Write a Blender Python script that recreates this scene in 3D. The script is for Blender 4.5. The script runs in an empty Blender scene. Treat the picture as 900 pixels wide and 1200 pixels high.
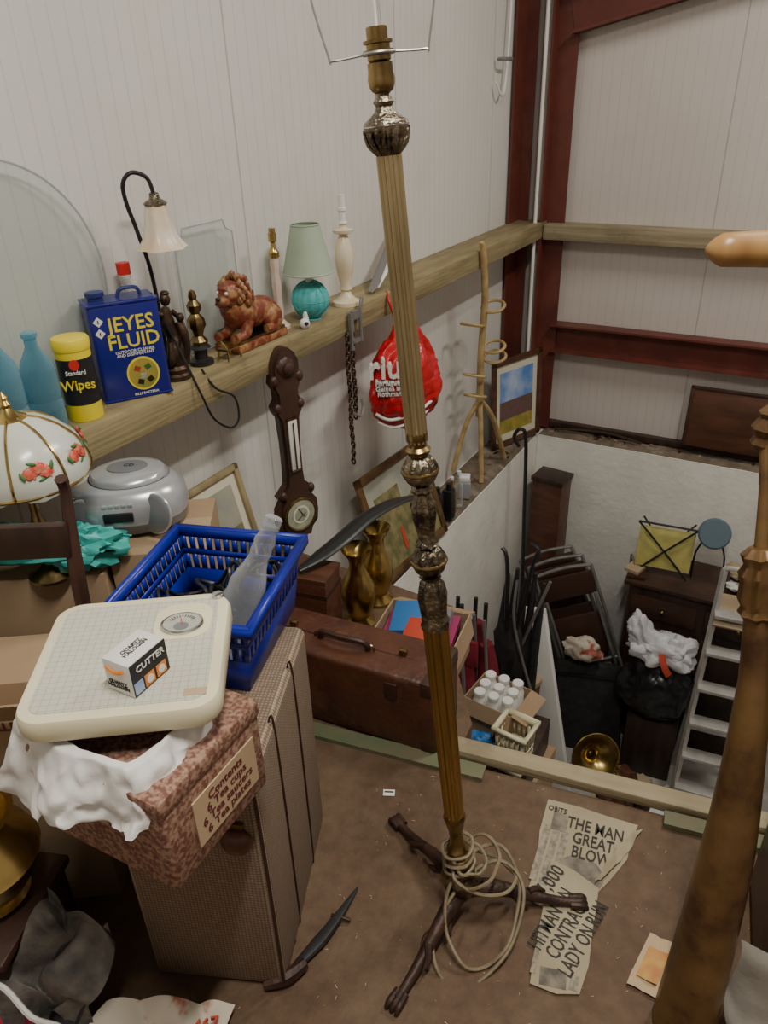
import bpy, bmesh, math, random
from mathutils import Vector, Matrix, Euler, noise
random.seed(7)
rad=math.radians
# ---------------------------------------------------------------- camera
yaw,pit,rol=rad(30.3),rad(29),rad(2.0)
C=Vector((1.65,0,1.5))
f=Vector((-math.sin(yaw)*math.cos(pit),math.cos(yaw)*math.cos(pit),-math.sin(pit)))
r0=Vector((math.cos(yaw),math.sin(yaw),0)); u0=r0.cross(f)
R=r0*math.cos(rol)-u0*math.sin(rol); U=u0*math.cos(rol)+r0*math.sin(rol)
cam=bpy.data.cameras.new('camera'); co=bpy.data.objects.new('camera',cam); bpy.context.collection.objects.link(co)
co.matrix_world=Matrix(((R.x,U.x,-f.x,C.x),(R.y,U.y,-f.y,C.y),(R.z,U.z,-f.z,C.z),(0,0,0,1)))
cam.sensor_fit='VERTICAL'; cam.sensor_height=36; cam.lens=27; cam.clip_start=.02
bpy.context.scene.camera=co

# ---------------------------------------------------------------- materials
def mat(name,c1,c2=None,rough=.5,metal=0,scale=20,bump=0,bscale=None,st=(1,1,1),lo=.35,hi=.65,trans=0,spec=.5,coat=0,dirt=None,dscale=4,dmax=1.0,dlo=.52,dhi=.72):
    m=bpy.data.materials.new(name); m.use_nodes=True; nt=m.node_tree; b=nt.nodes['Principled BSDF']
    def S(n,v):
        if n in b.inputs: b.inputs[n].default_value=v
    S('Roughness',rough); S('Metallic',metal); S('Transmission Weight',trans); S('Specular IOR Level',spec); S('Coat Weight',coat)
    S('Base Color',(*c1,1))
    tc=nt.nodes.new('ShaderNodeTexCoord'); mp=nt.nodes.new('ShaderNodeMapping'); mp.inputs['Scale'].default_value=st
    nt.links.new(tc.outputs['Object'],mp.inputs['Vector'])
    col=None
    if c2:
        n=nt.nodes.new('ShaderNodeTexNoise'); n.inputs['Scale'].default_value=scale; n.inputs['Detail'].default_value=6
        nt.links.new(mp.outputs[0],n.inputs['Vector'])
        r=nt.nodes.new('ShaderNodeValToRGB'); r.color_ramp.elements[0].position=lo; r.color_ramp.elements[1].position=hi
        r.color_ramp.elements[0].color=(*c1,1); r.color_ramp.elements[1].color=(*c2,1)
        nt.links.new(n.outputs['Fac'],r.inputs[0]); col=r.outputs[0]; nt.links.new(col,b.inputs['Base Color'])
    if dirt:
        n=nt.nodes.new('ShaderNodeTexNoise'); n.inputs['Scale'].default_value=dscale; n.inputs['Detail'].default_value=8; n.inputs['Roughness'].default_value=.7
        nt.links.new(tc.outputs['Object'],n.inputs['Vector'])
        r=nt.nodes.new('ShaderNodeValToRGB'); r.color_ramp.elements[0].position=dlo; r.color_ramp.elements[1].position=dhi
        r.color_ramp.elements[1].color=(dmax,dmax,dmax,1)
        nt.links.new(n.outputs['Fac'],r.inputs[0])
        mx=nt.nodes.new('ShaderNodeMixRGB'); mx.inputs[2].default_value=(*dirt,1); nt.links.new(r.outputs[0],mx.inputs[0])
        if col: nt.links.new(col,mx.inputs[1])
        else: mx.inputs[1].default_value=(*c1,1)
        nt.links.new(mx.outputs[0],b.inputs['Base Color'])
    if bump:
        n=nt.nodes.new('ShaderNodeTexNoise'); n.inputs['Scale'].default_value=bscale or scale*2; n.inputs['Detail'].default_value=5
        nt.links.new(mp.outputs[0],n.inputs['Vector'])
        bp=nt.nodes.new('ShaderNodeBump'); bp.inputs['Strength'].default_value=bump; bp.inputs['Distance'].default_value=.01
        nt.links.new(n.outputs['Fac'],bp.inputs['Height']); nt.links.new(bp.outputs[0],b.inputs['Normal'])
    return m
def glassm(name,c,fac=.12,rough=.05,base=.06):
    m=bpy.data.materials.new(name); m.use_nodes=True; nt=m.node_tree; nt.nodes.clear()
    o=nt.nodes.new('ShaderNodeOutputMaterial'); mx=nt.nodes.new('ShaderNodeMixShader'); t=nt.nodes.new('ShaderNodeBsdfTransparent'); g=nt.nodes.new('ShaderNodeBsdfPrincipled')
    g.inputs['Base Color'].default_value=(*[min(1,x*1.0) for x in c],1); g.inputs['Roughness'].default_value=rough
    t.inputs[0].default_value=(*c,1); lw=nt.nodes.new('ShaderNodeLayerWeight'); lw.inputs[0].default_value=.35
    ma=nt.nodes.new('ShaderNodeMath'); ma.operation='MULTIPLY_ADD'; ma.inputs[1].default_value=fac*4; ma.inputs[2].default_value=base; ma.use_clamp=True
    nt.links.new(lw.outputs['Facing'],ma.inputs[0]); nt.links.new(ma.outputs[0],mx.inputs[0]); nt.links.new(t.outputs[0],mx.inputs[1]); nt.links.new(g.outputs[0],mx.inputs[2]); nt.links.new(mx.outputs[0],o.inputs[0])
    return m
def ribmat(name,c,axis,per,linec,joint=1.0,dirt=(.5,.42,.34)):
    m=mat(name,c,tuple(x*.93 for x in c),rough=.42,scale=1.5,dirt=dirt,dscale=1.3,dmax=.25); nt=m.node_tree; b=nt.nodes['Principled BSDF']
    tc=nt.nodes.new('ShaderNodeTexCoord'); sp=nt.nodes.new('ShaderNodeSeparateXYZ'); nt.links.new(tc.outputs['Object'],sp.inputs[0])
    def line(p,w):
        a=nt.nodes.new('ShaderNodeMath'); a.operation='MULTIPLY'; a.inputs[1].default_value=1/p; nt.links.new(sp.outputs[axis],a.inputs[0])
        q=nt.nodes.new('ShaderNodeMath'); q.operation='PINGPONG'; q.inputs[1].default_value=.5; nt.links.new(a.outputs[0],q.inputs[0])
        l=nt.nodes.new('ShaderNodeMapRange'); l.inputs['From Min'].default_value=0; l.inputs['From Max'].default_value=w/p; l.inputs['To Min'].default_value=1; l.inputs['To Max'].default_value=0; nt.links.new(q.outputs[0],l.inputs['Value'])
        return l.outputs[0]
    a=line(per,.004); j=line(joint,.006)
    mxx=nt.nodes.new('ShaderNodeMath'); mxx.operation='MAXIMUM'
    hf=nt.nodes.new('ShaderNodeMath'); hf.operation='MULTIPLY'; hf.inputs[1].default_value=.32; nt.links.new(a,hf.inputs[0])
    nt.links.new(hf.outputs[0],mxx.inputs[0]); nt.links.new(j,mxx.inputs[1])
    src=b.inputs['Base Color'].links[0].from_socket
    mx=nt.nodes.new('ShaderNodeMixRGB'); mx.inputs[2].default_value=(*linec,1); nt.links.new(mxx.outputs[0],mx.inputs[0]); nt.links.new(src,mx.inputs[1]); nt.links.new(mx.outputs[0],b.inputs['Base Color'])
    bp=nt.nodes.new('ShaderNodeBump'); bp.inputs['Strength'].default_value=.4; bp.inputs['Distance'].default_value=.004; bp.invert=True
    nt.links.new(mxx.outputs[0],bp.inputs['Height']); nt.links.new(bp.outputs[0],b.inputs['Normal'])
    return m
def checkmat(name,c1,c2,scale,rough=.8,st=(1,1,1),w=.5):
    m=bpy.data.materials.new(name); m.use_nodes=True; nt=m.node_tree; b=nt.nodes['Principled BSDF']; b.inputs['Roughness'].default_value=rough
    tc=nt.nodes.new('ShaderNodeTexCoord'); sp=nt.nodes.new('ShaderNodeSeparateXYZ'); nt.links.new(tc.outputs['Object'],sp.inputs[0])
    outs=[]
    for ax in range(3):
        a=nt.nodes.new('ShaderNodeMath'); a.operation='MULTIPLY'; a.inputs[1].default_value=scale*st[ax]; nt.links.new(sp.outputs[ax],a.inputs[0])
        q=nt.nodes.new('ShaderNodeMath'); q.operation='PINGPONG'; q.inputs[1].default_value=.5; nt.links.new(a.outputs[0],q.inputs[0])
        l=nt.nodes.new('ShaderNodeMath'); l.operation='LESS_THAN'; l.inputs[1].default_value=w*.5 if st[ax] else -1; nt.links.new(q.outputs[0],l.inputs[0]); outs.append(l.outputs[0])
    m1=nt.nodes.new('ShaderNodeMath'); m1.operation='ADD'; nt.links.new(outs[0],m1.inputs[0]); nt.links.new(outs[1],m1.inputs[1])
    m2=nt.nodes.new('ShaderNodeMath'); m2.operation='ADD'; nt.links.new(m1.outputs[0],m2.inputs[0]); nt.links.new(outs[2],m2.inputs[1])
    m3=nt.nodes.new('ShaderNodeMath'); m3.operation='MULTIPLY'; m3.inputs[1].default_value=.5; nt.links.new(m2.outputs[0],m3.inputs[0])
    n=nt.nodes.new('ShaderNodeTexNoise'); n.inputs['Scale'].default_value=60; nt.links.new(tc.outputs['Object'],n.inputs['Vector'])
    m4=nt.nodes.new('ShaderNodeMath'); m4.operation='MULTIPLY_ADD'; m4.inputs[1].default_value=.5; m4.inputs[2].default_value=-.25; nt.links.new(n.outputs['Fac'],m4.inputs[0])
    m5=nt.nodes.new('ShaderNodeMath'); m5.operation='ADD'; m5.use_clamp=True; nt.links.new(m3.outputs[0],m5.inputs[0]); nt.links.new(m4.outputs[0],m5.inputs[1])
    mx=nt.nodes.new('ShaderNodeMixRGB'); mx.inputs[1].default_value=(*c1,1); mx.inputs[2].default_value=(*c2,1); nt.links.new(m5.outputs[0],mx.inputs[0]); nt.links.new(mx.outputs[0],b.inputs['Base Color'])
    return m

M={}
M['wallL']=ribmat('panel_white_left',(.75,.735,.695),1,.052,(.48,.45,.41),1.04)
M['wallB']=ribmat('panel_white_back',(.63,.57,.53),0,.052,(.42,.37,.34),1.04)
M['ceil']=mat('ceiling_paint',(.6,.58,.56),(.5,.48,.46),rough=.7)
M['limewash']=mat('limewashed_concrete',(.80,.78,.72),(.72,.70,.64),rough=.9,scale=5,bump=.4,bscale=25,dirt=(.45,.40,.31),dscale=3,dmax=.5,dlo=.53,dhi=.8)
M['dust']=mat('dusty_ledge',(.20,.15,.105),(.13,.10,.07),rough=1,scale=14,bump=.6,bscale=40,dirt=(.42,.38,.31),dscale=4,dmax=.8)
M['concrete']=mat('concrete_floor',(.44,.42,.38),(.32,.30,.27),rough=.9,scale=5,bump=.4,bscale=30,dirt=(.18,.14,.11),dscale=3,dmax=.7)
M['chip']=mat('chipboard_brown',(.088,.048,.024),(.122,.070,.036),rough=.72,scale=30,bump=.2,bscale=90,dirt=(.20,.14,.085),dscale=4,dmax=.55,dlo=.46,dhi=.78)
M['beamwood']=mat('pine_beam',(.36,.29,.15),(.22,.17,.08),rough=.7,scale=3,st=(6,1,14),bump=.3,dirt=(.13,.10,.055),dscale=5,dmax=.75)
M['beamwoodx']=mat('pine_beam_x',(.36,.30,.19),(.26,.21,.12),rough=.7,scale=3,st=(1,8,14),bump=.3,dirt=(.13,.10,.055),dscale=5,dmax=.6)
M['green']=mat('green_paint',(.11,.14,.07),(.17,.15,.085),rough=.7,scale=12)
M['redsteel']=mat('red_oxide_steel',(.15,.034,.022),(.105,.025,.017),rough=.5,scale=6,dirt=(.2,.08,.05),dscale=5,dmax=.6)
M['brass']=mat('antique_brass',(.36,.26,.11),(.17,.12,.05),rough=.30,metal=1,scale=25,bump=.1)
M['brasslt']=mat('polished_brass',(.60,.44,.16),(.40,.28,.09),rough=.26,metal=1,scale=12)
M['brasscol']=mat('lacquered_brass_tube',(.53,.44,.25),(.35,.28,.15),rough=.30,metal=.92,scale=9,st=(1,1,.4))
M['brasslow']=mat('worn_brass_tube',(.52,.34,.11),(.34,.22,.07),rough=.28,metal=.95,scale=9,st=(1,1,.4))
M['pewter']=mat('tarnished_metal',(.36,.31,.22),(.08,.062,.042),rough=.30,metal=1,scale=34,bump=.6,bscale=90)
M['bronze']=mat('dark_bronze',(.10,.06,.035),(.04,.025,.018),rough=.45,metal=.7,scale=20,bump=.3)
M['iron']=mat('brown_cast_iron',(.065,.032,.020),(.028,.015,.011),rough=.5,metal=.35,scale=20,bump=.4)
M['wire']=mat('grey_wire',(.45,.44,.42),rough=.4,metal=.8)
M['white']=mat('white_plastic',(.80,.79,.75),rough=.4)
M['cream']=mat('cream_enamel',(.82,.77,.53),(.78,.72,.48),rough=.35,scale=6)
M['grid']=checkmat('grid_mat',(.60,.58,.48),(.40,.38,.31),90,w=.16,st=(1,1,0),rough=.6)
M['tweed']=checkmat('tweed_cloth',(.40,.305,.215),(.16,.11,.075),150,w=.45)
M['leather']=mat('brown_leather',(.105,.036,.017),(.06,.020,.012),rough=.42,scale=9,bump=.25,bscale=60,dirt=(.22,.10,.05),dscale=8,dmax=.5)
M['leatherd']=mat('dark_leather',(.045,.018,.010),rough=.5)
M['card']=mat('cardboard',(.38,.265,.16),(.32,.215,.125),rough=.9,scale=5)
M['pattern']=mat('toile_print',(.36,.225,.15),(.17,.065,.045),rough=.7,scale=140,lo=.40,hi=.58)
M['label']=mat('parchment_label',(.50,.36,.22),rough=.8)
M['maroon']=mat('maroon_ink',(.12,.02,.02),rough=.7)
M['tissue']=mat('tissue_paper',(.80,.79,.76),rough=.8,bump=.5,bscale=14)
M['blue']=mat('blue_plastic',(.005,.018,.33),rough=.32)
M['tin']=mat('navy_tin',(.012,.016,.20),rough=.25)
M['tinside']=mat('navy_tin_top',(.02,.03,.16),rough=.3)
M['yellow']=mat('yellow_print',(.85,.68,.03),rough=.35)
M['yellowp']=mat('pale_yellow_plastic',(.60,.55,.17),(.5,.44,.15),rough=.5,scale=14)
M['red']=mat('red_plastic',(.62,.02,.02),rough=.4)
M['redbag']=mat('red_carrier_bag',(.60,.012,.02),(.42,.008,.013),rough=.3,scale=10,bump=.8,bscale=18)
M['black']=mat('black_plastic',(.015,.015,.016),rough=.4)
M['blackcloth']=mat('black_fabric',(.018,.018,.02),(.035,.033,.032),rough=.85,scale=20)
M['binbag']=mat('black_bin_bag',(.012,.013,.016),rough=.25,bump=.6,bscale=9)
M['silver']=mat('silver_plastic',(.52,.54,.57),rough=.28,metal=.5)
M['silverd']=mat('grey_plastic',(.22,.23,.25),rough=.35,metal=.3)
M['teal']=mat('teal_bag',(.06,.50,.44),(.04,.38,.34),rough=.4,scale=6,bump=.5,bscale=15)
M['dkwood']=mat('dark_wood',(.050,.025,.016),(.022,.013,.009),rough=.45,scale=4,st=(6,6,1))
M['mahog']=mat('mahogany',(.12,.048,.026),(.065,.027,.015),rough=.4,scale=4,st=(1,6,6))
M['walnut']=mat('carved_walnut',(.072,.032,.020),(.035,.017,.011),rough=.45,scale=8,bump=.3)
M['gilt']=mat('worn_gilt_wood',(.20,.115,.04),(.09,.042,.018),rough=.42,metal=.25,scale=9,bump=.3,dirt=(.055,.025,.015),dscale=9)
M['lacqwood']=mat('varnished_pine',(.44,.25,.09),(.33,.17,.06),rough=.35,scale=5,st=(5,5,1))
M['rattan']=mat('rattan_cane',(.54,.39,.18),(.36,.24,.10),rough=.5,scale=14)
M['glass']=glassm('clear_glass',(.93,.95,.93),.14,base=.05)
M['pane']=glassm('glass_pane',(.91,.93,.92),.05,base=.06)
M['bluegl']=glassm('blue_bottle_glass',(.36,.64,.76),.14,base=.12)
M['plas']=glassm('clear_plastic',(.72,.74,.76),.16,.12,base=.16)
M['brownb']=glassm('brown_liquid_glass',(.45,.27,.10),.2,base=.2)
M['opal']=mat('opal_glass',(.68,.71,.64),(.62,.64,.55),rough=.22,scale=5)
M['amber']=mat('frosted_tulip_glass',(.82,.76,.68),(.72,.55,.36),rough=.35,scale=10)
M['rose']=mat('rose_paint',(.62,.05,.03),(.8,.25,.15),rough=.4,scale=60)
M['leaf']=mat('leaf_green',(.06,.2,.05),rough=.5)
M['sage']=mat('sage_shade',(.36,.46,.33),(.42,.50,.38),rough=.8,scale=10)
M['turq']=checkmat('turquoise_twine',(.05,.36,.38),(.10,.48,.48),160,w=.5,st=(.3,.3,1))
M['marble']=mat('pink_marble',(.62,.46,.36),(.70,.60,.50),rough=.3,scale=18)
M['alab']=mat('alabaster',(.74,.60,.40),(.80,.72,.54),rough=.3,scale=12)
M['terra']=mat('red_gold_statue',(.20,.038,.02),(.42,.24,.09),rough=.42,scale=30,lo=.46,hi=.68,bump=.3)
M['manegold']=mat('gold_mane',(.42,.25,.09),(.20,.05,.025),rough=.45,scale=30,bump=.3)
M['rust']=mat('rusty_brown',(.22,.09,.045),(.14,.055,.03),rough=.8,scale=9)
M['tan']=mat('tan_lid',(.42,.32,.20),rough=.7)
M['foam']=mat('white_foam_board',(.80,.79,.76),(.72,.71,.68),rough=.8,scale=5)
M['burg']=mat('burgundy_fabric',(.24,.012,.03),(.13,.008,.02),rough=.8,scale=12,bump=.3)
M['alu']=mat('dusty_aluminium',(.60,.59,.56),(.48,.46,.42),rough=.45,metal=.4,scale=12)
M['chairm']=mat('grey_chair_tube',(.30,.29,.28),(.20,.19,.18),rough=.45,metal=.5,scale=12)
M['greyst']=mat('grey_steel',(.26,.25,.24),rough=.45,metal=.5)
M['bluegrey']=mat('blue_grey_vinyl',(.11,.17,.21),rough=.5)
M['news']=mat('newsprint',(.32,.265,.17),(.40,.345,.235),rough=.9,scale=6)
M['ink']=mat('news_ink',(.04,.036,.03),rough=.9)
M['inkg']=mat('news_grey',(.18,.155,.12),(.36,.31,.23),rough=.9,scale=90)
M['inkp']=mat('news_photo',(.09,.08,.065),(.28,.24,.18),rough=.9,scale=25)
M['cord']=mat('tan_flex',(.26,.205,.125),(.18,.14,.08),rough=.6,scale=30)
M['orange']=mat('orange_print',(.8,.25,.03),rough=.5)
M['ochre']=mat('ochre_page_print',(.55,.32,.08),(.45,.18,.06),rough=.7,scale=30)
M['skyblue']=mat('sky_painting',(.10,.25,.62),(.45,.55,.75),rough=.6,scale=8,st=(1,1,2))
M['field']=mat('field_painting',(.45,.32,.05),(.20,.22,.04),rough=.6,scale=14)
M['poppy']=mat('reed_painting',(.20,.08,.12),(.12,.10,.04),rough=.6,scale=40)
M['land']=mat('landscape_painting',(.13,.13,.05),(.30,.25,.11),rough=.6,scale=20,dirt=(.035,.045,.025),dscale=14)
M['landsky']=mat('landscape_sky',(.42,.40,.30),(.30,.32,.28),rough=.6,scale=10)
M['mount']=mat('cream_mount',(.70,.65,.5),rough=.8)
M['pinkp']=mat('purple_pink_plastic',(.28,.03,.10),rough=.5)
M['bluepr']=mat('blue_book',(.03,.16,.42),rough=.5)
M['redpr']=mat('red_book',(.5,.06,.03),rough=.5)
M['carrier']=mat('white_carrier_bag',(.72,.72,.74),(.6,.6,.63),rough=.35,scale=9,bump=.5,bscale=16)
M['print']=mat('printed_cloth',(.60,.54,.44),(.42,.10,.07),rough=.8,scale=14,lo=.52,hi=.60,dirt=(.10,.18,.06),dscale=16,dlo=.6,dhi=.68)
M['redcloth']=mat('red_cloth',(.38,.02,.06),(.28,.015,.04),rough=.85,scale=8,bump=.4)
M['greycloth']=mat('grey_plastic_sheet',(.05,.048,.045),(.20,.18,.155),rough=.6,scale=16,bump=.6)
M['greypaper']=mat('grey_torn_paper',(.33,.31,.26),(.22,.20,.17),rough=.85,scale=9,bump=.4)
M['junk']=mat('rust_debris',(.14,.06,.03),(.28,.2,.13),rough=.9,scale=14)
M['chrome']=mat('chrome',(.6,.6,.6),rough=.2,metal=1)
M['dialw']=mat('dial_white',(.75,.73,.66),rough=.4)
M['dialg']=mat('dial_window_grey',(.40,.40,.34),(.50,.49,.42),rough=.25,scale=30)
M['mirrorg']=mat('dial_glass_green',(.30,.33,.22),(.5,.5,.38),rough=.3,scale=30)

# ---------------------------------------------------------------- mesh builder
def TT(loc=(0,0,0),rot=(0,0,0),sc=(1,1,1)):
    return Matrix.Translation(loc)@Euler([rad(a) for a in rot]).to_matrix().to_4x4()@Matrix.Diagonal((*sc,1))
def spline(pts,n=6,closed=False):
    P=[Vector(p) for p in pts]; out=[]; L=len(P)
    rng=L if closed else L-1
    for i in range(rng):
        if closed: a,b,c,d=P[(i-1)%L],P[i],P[(i+1)%L],P[(i+2)%L]
        else: a,b,c,d=P[max(i-1,0)],P[i],P[i+1],P[min(i+2,L-1)]
        for k in range(n):
            t=k/n; out.append(.5*((2*b)+(c-a)*t+(2*a-5*b+4*c-d)*t*t+(3*b-a-3*c+d)*t**3))
    if not closed: out.append(P[-1])
    return out
class B:
    def __init__(s): s.v=[];s.f=[];s.m=[];s.mats=[]
    def mi(s,k):
        k=M[k] if isinstance(k,str) else k
        if k not in s.mats: s.mats.append(k)
        return s.mats.index(k)
    def add(s,vs,fs,m,X=None):
        o=len(s.v); i=s.mi(m)
        for v in vs:
            v=Vector(v); s.v.append(X@v if X else v)
        for q in fs: s.f.append([o+a for a in q]); s.m.append(i)
        return s
    def bm(s,bm,m,X=None):
        bm.verts.index_update(); s.add([v.co.copy() for v in bm.verts],[[v.index for v in q.verts] for q in bm.faces],m,X); bm.free(); return s
    def box(s,size,loc,m,rot=(0,0,0),bev=0,seg=2,X=None,taper=None):
        bm=bmesh.new(); bmesh.ops.create_cube(bm,size=1)
        for v in bm.verts:
            v.co=Vector((v.co.x*size[0],v.co.y*size[1],v.co.z*size[2]))
            if taper and v.co.z>0: v.co.x*=taper[0]; v.co.y*=taper[1]
        if bev: bmesh.ops.bevel(bm,geom=list(bm.edges),offset=bev,segments=seg,affect='EDGES',profile=.5)
        Y=TT(loc,rot); s.bm(bm,m,(X@Y) if X else Y); return s
    def lathe(s,prof,m,X=None,seg=32,fl=0,fa=0,ph=0):
        vs=[];fs=[]
        for r,z in prof:
            for i in range(seg):
                a=2*math.pi*i/seg+ph; q=r*(1+(fa*math.cos(fl*a) if fl else 0)); vs.append((q*math.cos(a),q*math.sin(a),z))
        n=len(prof)
        for j in range(n-1):
            for i in range(seg):
                k=(i+1)%seg; fs.append((j*seg+i,j*seg+k,(j+1)*seg+k,(j+1)*seg+i))
        if prof[0][0]>1e-4: fs.append(tuple(reversed(range(seg))))
        if prof[-1][0]>1e-4: fs.append(tuple(range((n-1)*seg,n*seg)))
        return s.add(vs,fs,m,X)
    def open_lathe(s,prof,m,X=None,seg=32,fl=0,fa=0):
        vs=[];fs=[]
        for r,z in prof:
            for i in range(seg):
                a=2*math.pi*i/seg; q=r*(1+(fa*math.cos(fl*a) if fl else 0)); vs.append((q*math.cos(a),q*math.sin(a),z))
        for j in range(len(prof)-1):
            for i in range(seg):
                k=(i+1)%seg; fs.append((j*seg+i,j*seg+k,(j+1)*seg+k,(j+1)*seg+i))
        return s.add(vs,fs,m,X)
    def disc(s,r,h,m,X=None,seg=32): return s.lathe([(r,0),(r,h)],m,X,seg)
    def sweep(s,pts,r,m,X=None,seg=8,n=5,closed=False,flat=1,straight=False):
        P=[Vector(p) for p in pts] if straight else spline(pts,n,closed); L=len(P)
        if isinstance(r,(int,float)): rr=[r]*L
        else:
            rr=[]
            for i in range(L):
                t=i/(L-1)*(len(r)-1); k=min(int(t),len(r)-2); rr.append(r[k]+(r[k+1]-r[k])*(t-k))
        vs=[];fs=[]; nrm=None
        for i in range(L):
            t=(P[(i+1)%L]-P[i-1]) if closed else (P[min(i+1,L-1)]-P[max(i-1,0)])
            if t.length<1e-9: t=Vector((0,0,1))
            t.normalize()
            if nrm is None:
                nrm=t.cross(Vector((0,0,1)))
                if nrm.length<.1: nrm=t.cross(Vector((0,1,0)))
            nrm=(nrm-t*nrm.dot(t)).normalized(); bn=t.cross(nrm)
            for k in range(seg):
                a=2*math.pi*k/seg; vs.append(P[i]+nrm*math.cos(a)*rr[i]+bn*math.sin(a)*rr[i]*flat)
        for i in range(L if closed else L-1):
            j=(i+1)%L
            for k in range(seg):
                q=(k+1)%seg; fs.append((i*seg+k,i*seg+q,j*seg+q,j*seg+k))
        if not closed: fs.append(tuple(reversed(range(seg)))); fs.append(tuple(range((L-1)*seg,L*seg)))
        return s.add(vs,fs,m,X)
    def torus(s,R_,r,m,X=None,n=28,seg=8):
        return s.sweep([(R_*math.cos(2*math.pi*i/n),R_*math.sin(2*math.pi*i/n),0) for i in range(n)],r,m,X,seg=seg,closed=True,straight=True)
    def blob(s,rad3,m,X=None,amp=0,fr=3,seed=0,sub=4,zmin=None,ridge=0):
        bm=bmesh.new(); bmesh.ops.create_icosphere(bm,subdivisions=sub,radius=1)
        for v in bm.verts:
            p=v.co.copy(); q=p*fr+Vector((seed*7.3,seed*3.1,seed))
            d=1+amp*noise.noise(q)+(ridge*abs(noise.noise(q*2.3)) if ridge else 0)
            p=p*d; v.co=Vector((p.x*rad3[0],p.y*rad3[1],p.z*rad3[2]))
            if zmin is not None and v.co.z<zmin: v.co.z=zmin
        return s.bm(bm,m,X)
    def grid(s,fn,nu,nv,m,X=None):
        vs=[fn(i/nu,j/nv) for j in range(nv+1) for i in range(nu+1)]
        fs=[(j*(nu+1)+i,j*(nu+1)+i+1,(j+1)*(nu+1)+i+1,(j+1)*(nu+1)+i) for j in range(nv) for i in range(nu)]
        return s.add(vs,fs,m,X)
    def quadsheet(s,c,m,amp=.0,fr=8,nu=20,nv=20,seed=0,X=None):
        c=[Vector(q) for q in c]
        def fn(u,v):
            p=(c[0]*(1-u)+c[1]*u)*(1-v)+(c[3]*(1-u)+c[2]*u)*v
            if amp:
                w=noise.noise_vector(p*fr+Vector((seed,seed,seed))); p=p+Vector((w.x*.3,w.y*.3,abs(w.z)+.1))*amp
            return p
        return s.grid(fn,nu,nv,m,X)
    def prism(s,poly,z0,z1,m,X=None):
        n=len(poly); vs=[(x,y,z0) for x,y in poly]+[(x,y,z1) for x,y in poly]
        fs=[tuple(reversed(range(n))),tuple(range(n,2*n))]+[(i,(i+1)%n,n+(i+1)%n,n+i) for i in range(n)]
        return s.add(vs,fs,m,X)
    def text(s,body,size,m,X,ext=.0004,sx=1):
        cu=bpy.data.curves.new('t','FONT'); cu.body=body; cu.size=size; cu.extrude=ext; cu.align_x='CENTER'; cu.align_y='CENTER'; cu.resolution_u=2; cu.offset=size*.012; cu.space_line=.85
        o=bpy.data.objects.new('t',cu); bpy.context.collection.objects.link(o); bpy.context.view_layer.update()
        me=bpy.data.meshes.new_from_object(o.evaluated_get(bpy.context.evaluated_depsgraph_get()))
        s.add([Vector((v.co.x*sx,v.co.y,v.co.z)) for v in me.vertices],[list(q.vertices) for q in me.polygons],m,X)
        bpy.data.objects.remove(o); bpy.data.curves.remove(cu); bpy.data.meshes.remove(me); return s
    def done(s,name,loc=(0,0,0),rot=(0,0,0),solid=0,ang=38,X=None,sc=(1,1,1)):
        Mx=X if X else TT(loc,rot,sc)
        if X is None and tuple(loc)==(0,0,0) and tuple(rot)==(0,0,0) and s.v:
            c=sum(s.v,Vector())/len(s.v)
            Mx=Matrix.Translation(c); s.v=[v-c for v in s.v]
        me=bpy.data.meshes.new(name); me.from_pydata([tuple(v) for v in s.v],[],s.f)
        for k in s.mats: me.materials.append(k)
        me.polygons.foreach_set('material_index',s.m); me.polygons.foreach_set('use_smooth',[True]*len(s.f))
        me.validate(); me.update()
        bm=bmesh.new(); bm.from_mesh(me); bmesh.ops.recalc_face_normals(bm,faces=bm.faces); bm.to_mesh(me); bm.free()
        try: me.set_sharp_from_angle(angle=rad(ang))
        except Exception: pass
        o=bpy.data.objects.new(name,me); bpy.context.collection.objects.link(o); o.matrix_world=Mx
        if solid:
            k=o.modifiers.new('s','SOLIDIFY'); k.thickness=solid; k.offset=0
        return o
def wbox(name,x0,x1,y0,y1,z0,z1,m,bev=0):
    b=B(); b.box((x1-x0,y1-y0,z1-z0),((x0+x1)/2,(y0+y1)/2,(z0+z1)/2),m,bev=bev)
    return b.done(name,X=Matrix.Identity(4))

# ---------------------------------------------------------------- room shell
WX=-.05
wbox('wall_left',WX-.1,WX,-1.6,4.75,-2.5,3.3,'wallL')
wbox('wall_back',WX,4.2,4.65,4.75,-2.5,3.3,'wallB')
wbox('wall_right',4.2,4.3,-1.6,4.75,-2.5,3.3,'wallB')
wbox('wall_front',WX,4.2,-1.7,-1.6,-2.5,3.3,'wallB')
wbox('ceiling',WX-.1,4.3,-1.7,4.75,3.3,3.4,'ceil')
wbox('floor',WX,4.2,-1.6,4.65,-2.5,-2.4,'concrete')
poly=[(WX,-1.6),(4.2,-1.6),(4.2,1.77),(1.66,1.37),(1.08,1.28),(1.07,1.42),(.86,1.72),(.80,1.88),(WX,1.95)]
b=B(); b.prism(poly,-.12,0,'chip'); b.done('floor_mezzanine',X=Matrix.Identity(4))
def dwarf(name,x0,x1,y0,y1):
    b=B(); b.box((x1-x0,y1-y0,1.88),((x0+x1)/2,(y0+y1)/2,-1.46),'limewash',bev=.006)
    nx=max(2,int((x1-x0)/.03)); ny=max(2,int((y1-y0)/.03))
    def fn(u,v):
        x=x0+(x1-x0)*u; y=y0+(y1-y0)*v; e=min(u,1-u,v,1-v)
        return (x,y,-.515+(.013+.010*noise.noise(Vector((x*14,y*14,0))) if e>0.001 else -.01))
    b.grid(fn,nx,ny,'dust')
    b.done(name,X=Matrix.Identity(4))
dwarf('wall_lower_left',WX,.20,1.96,4.65)
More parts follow.
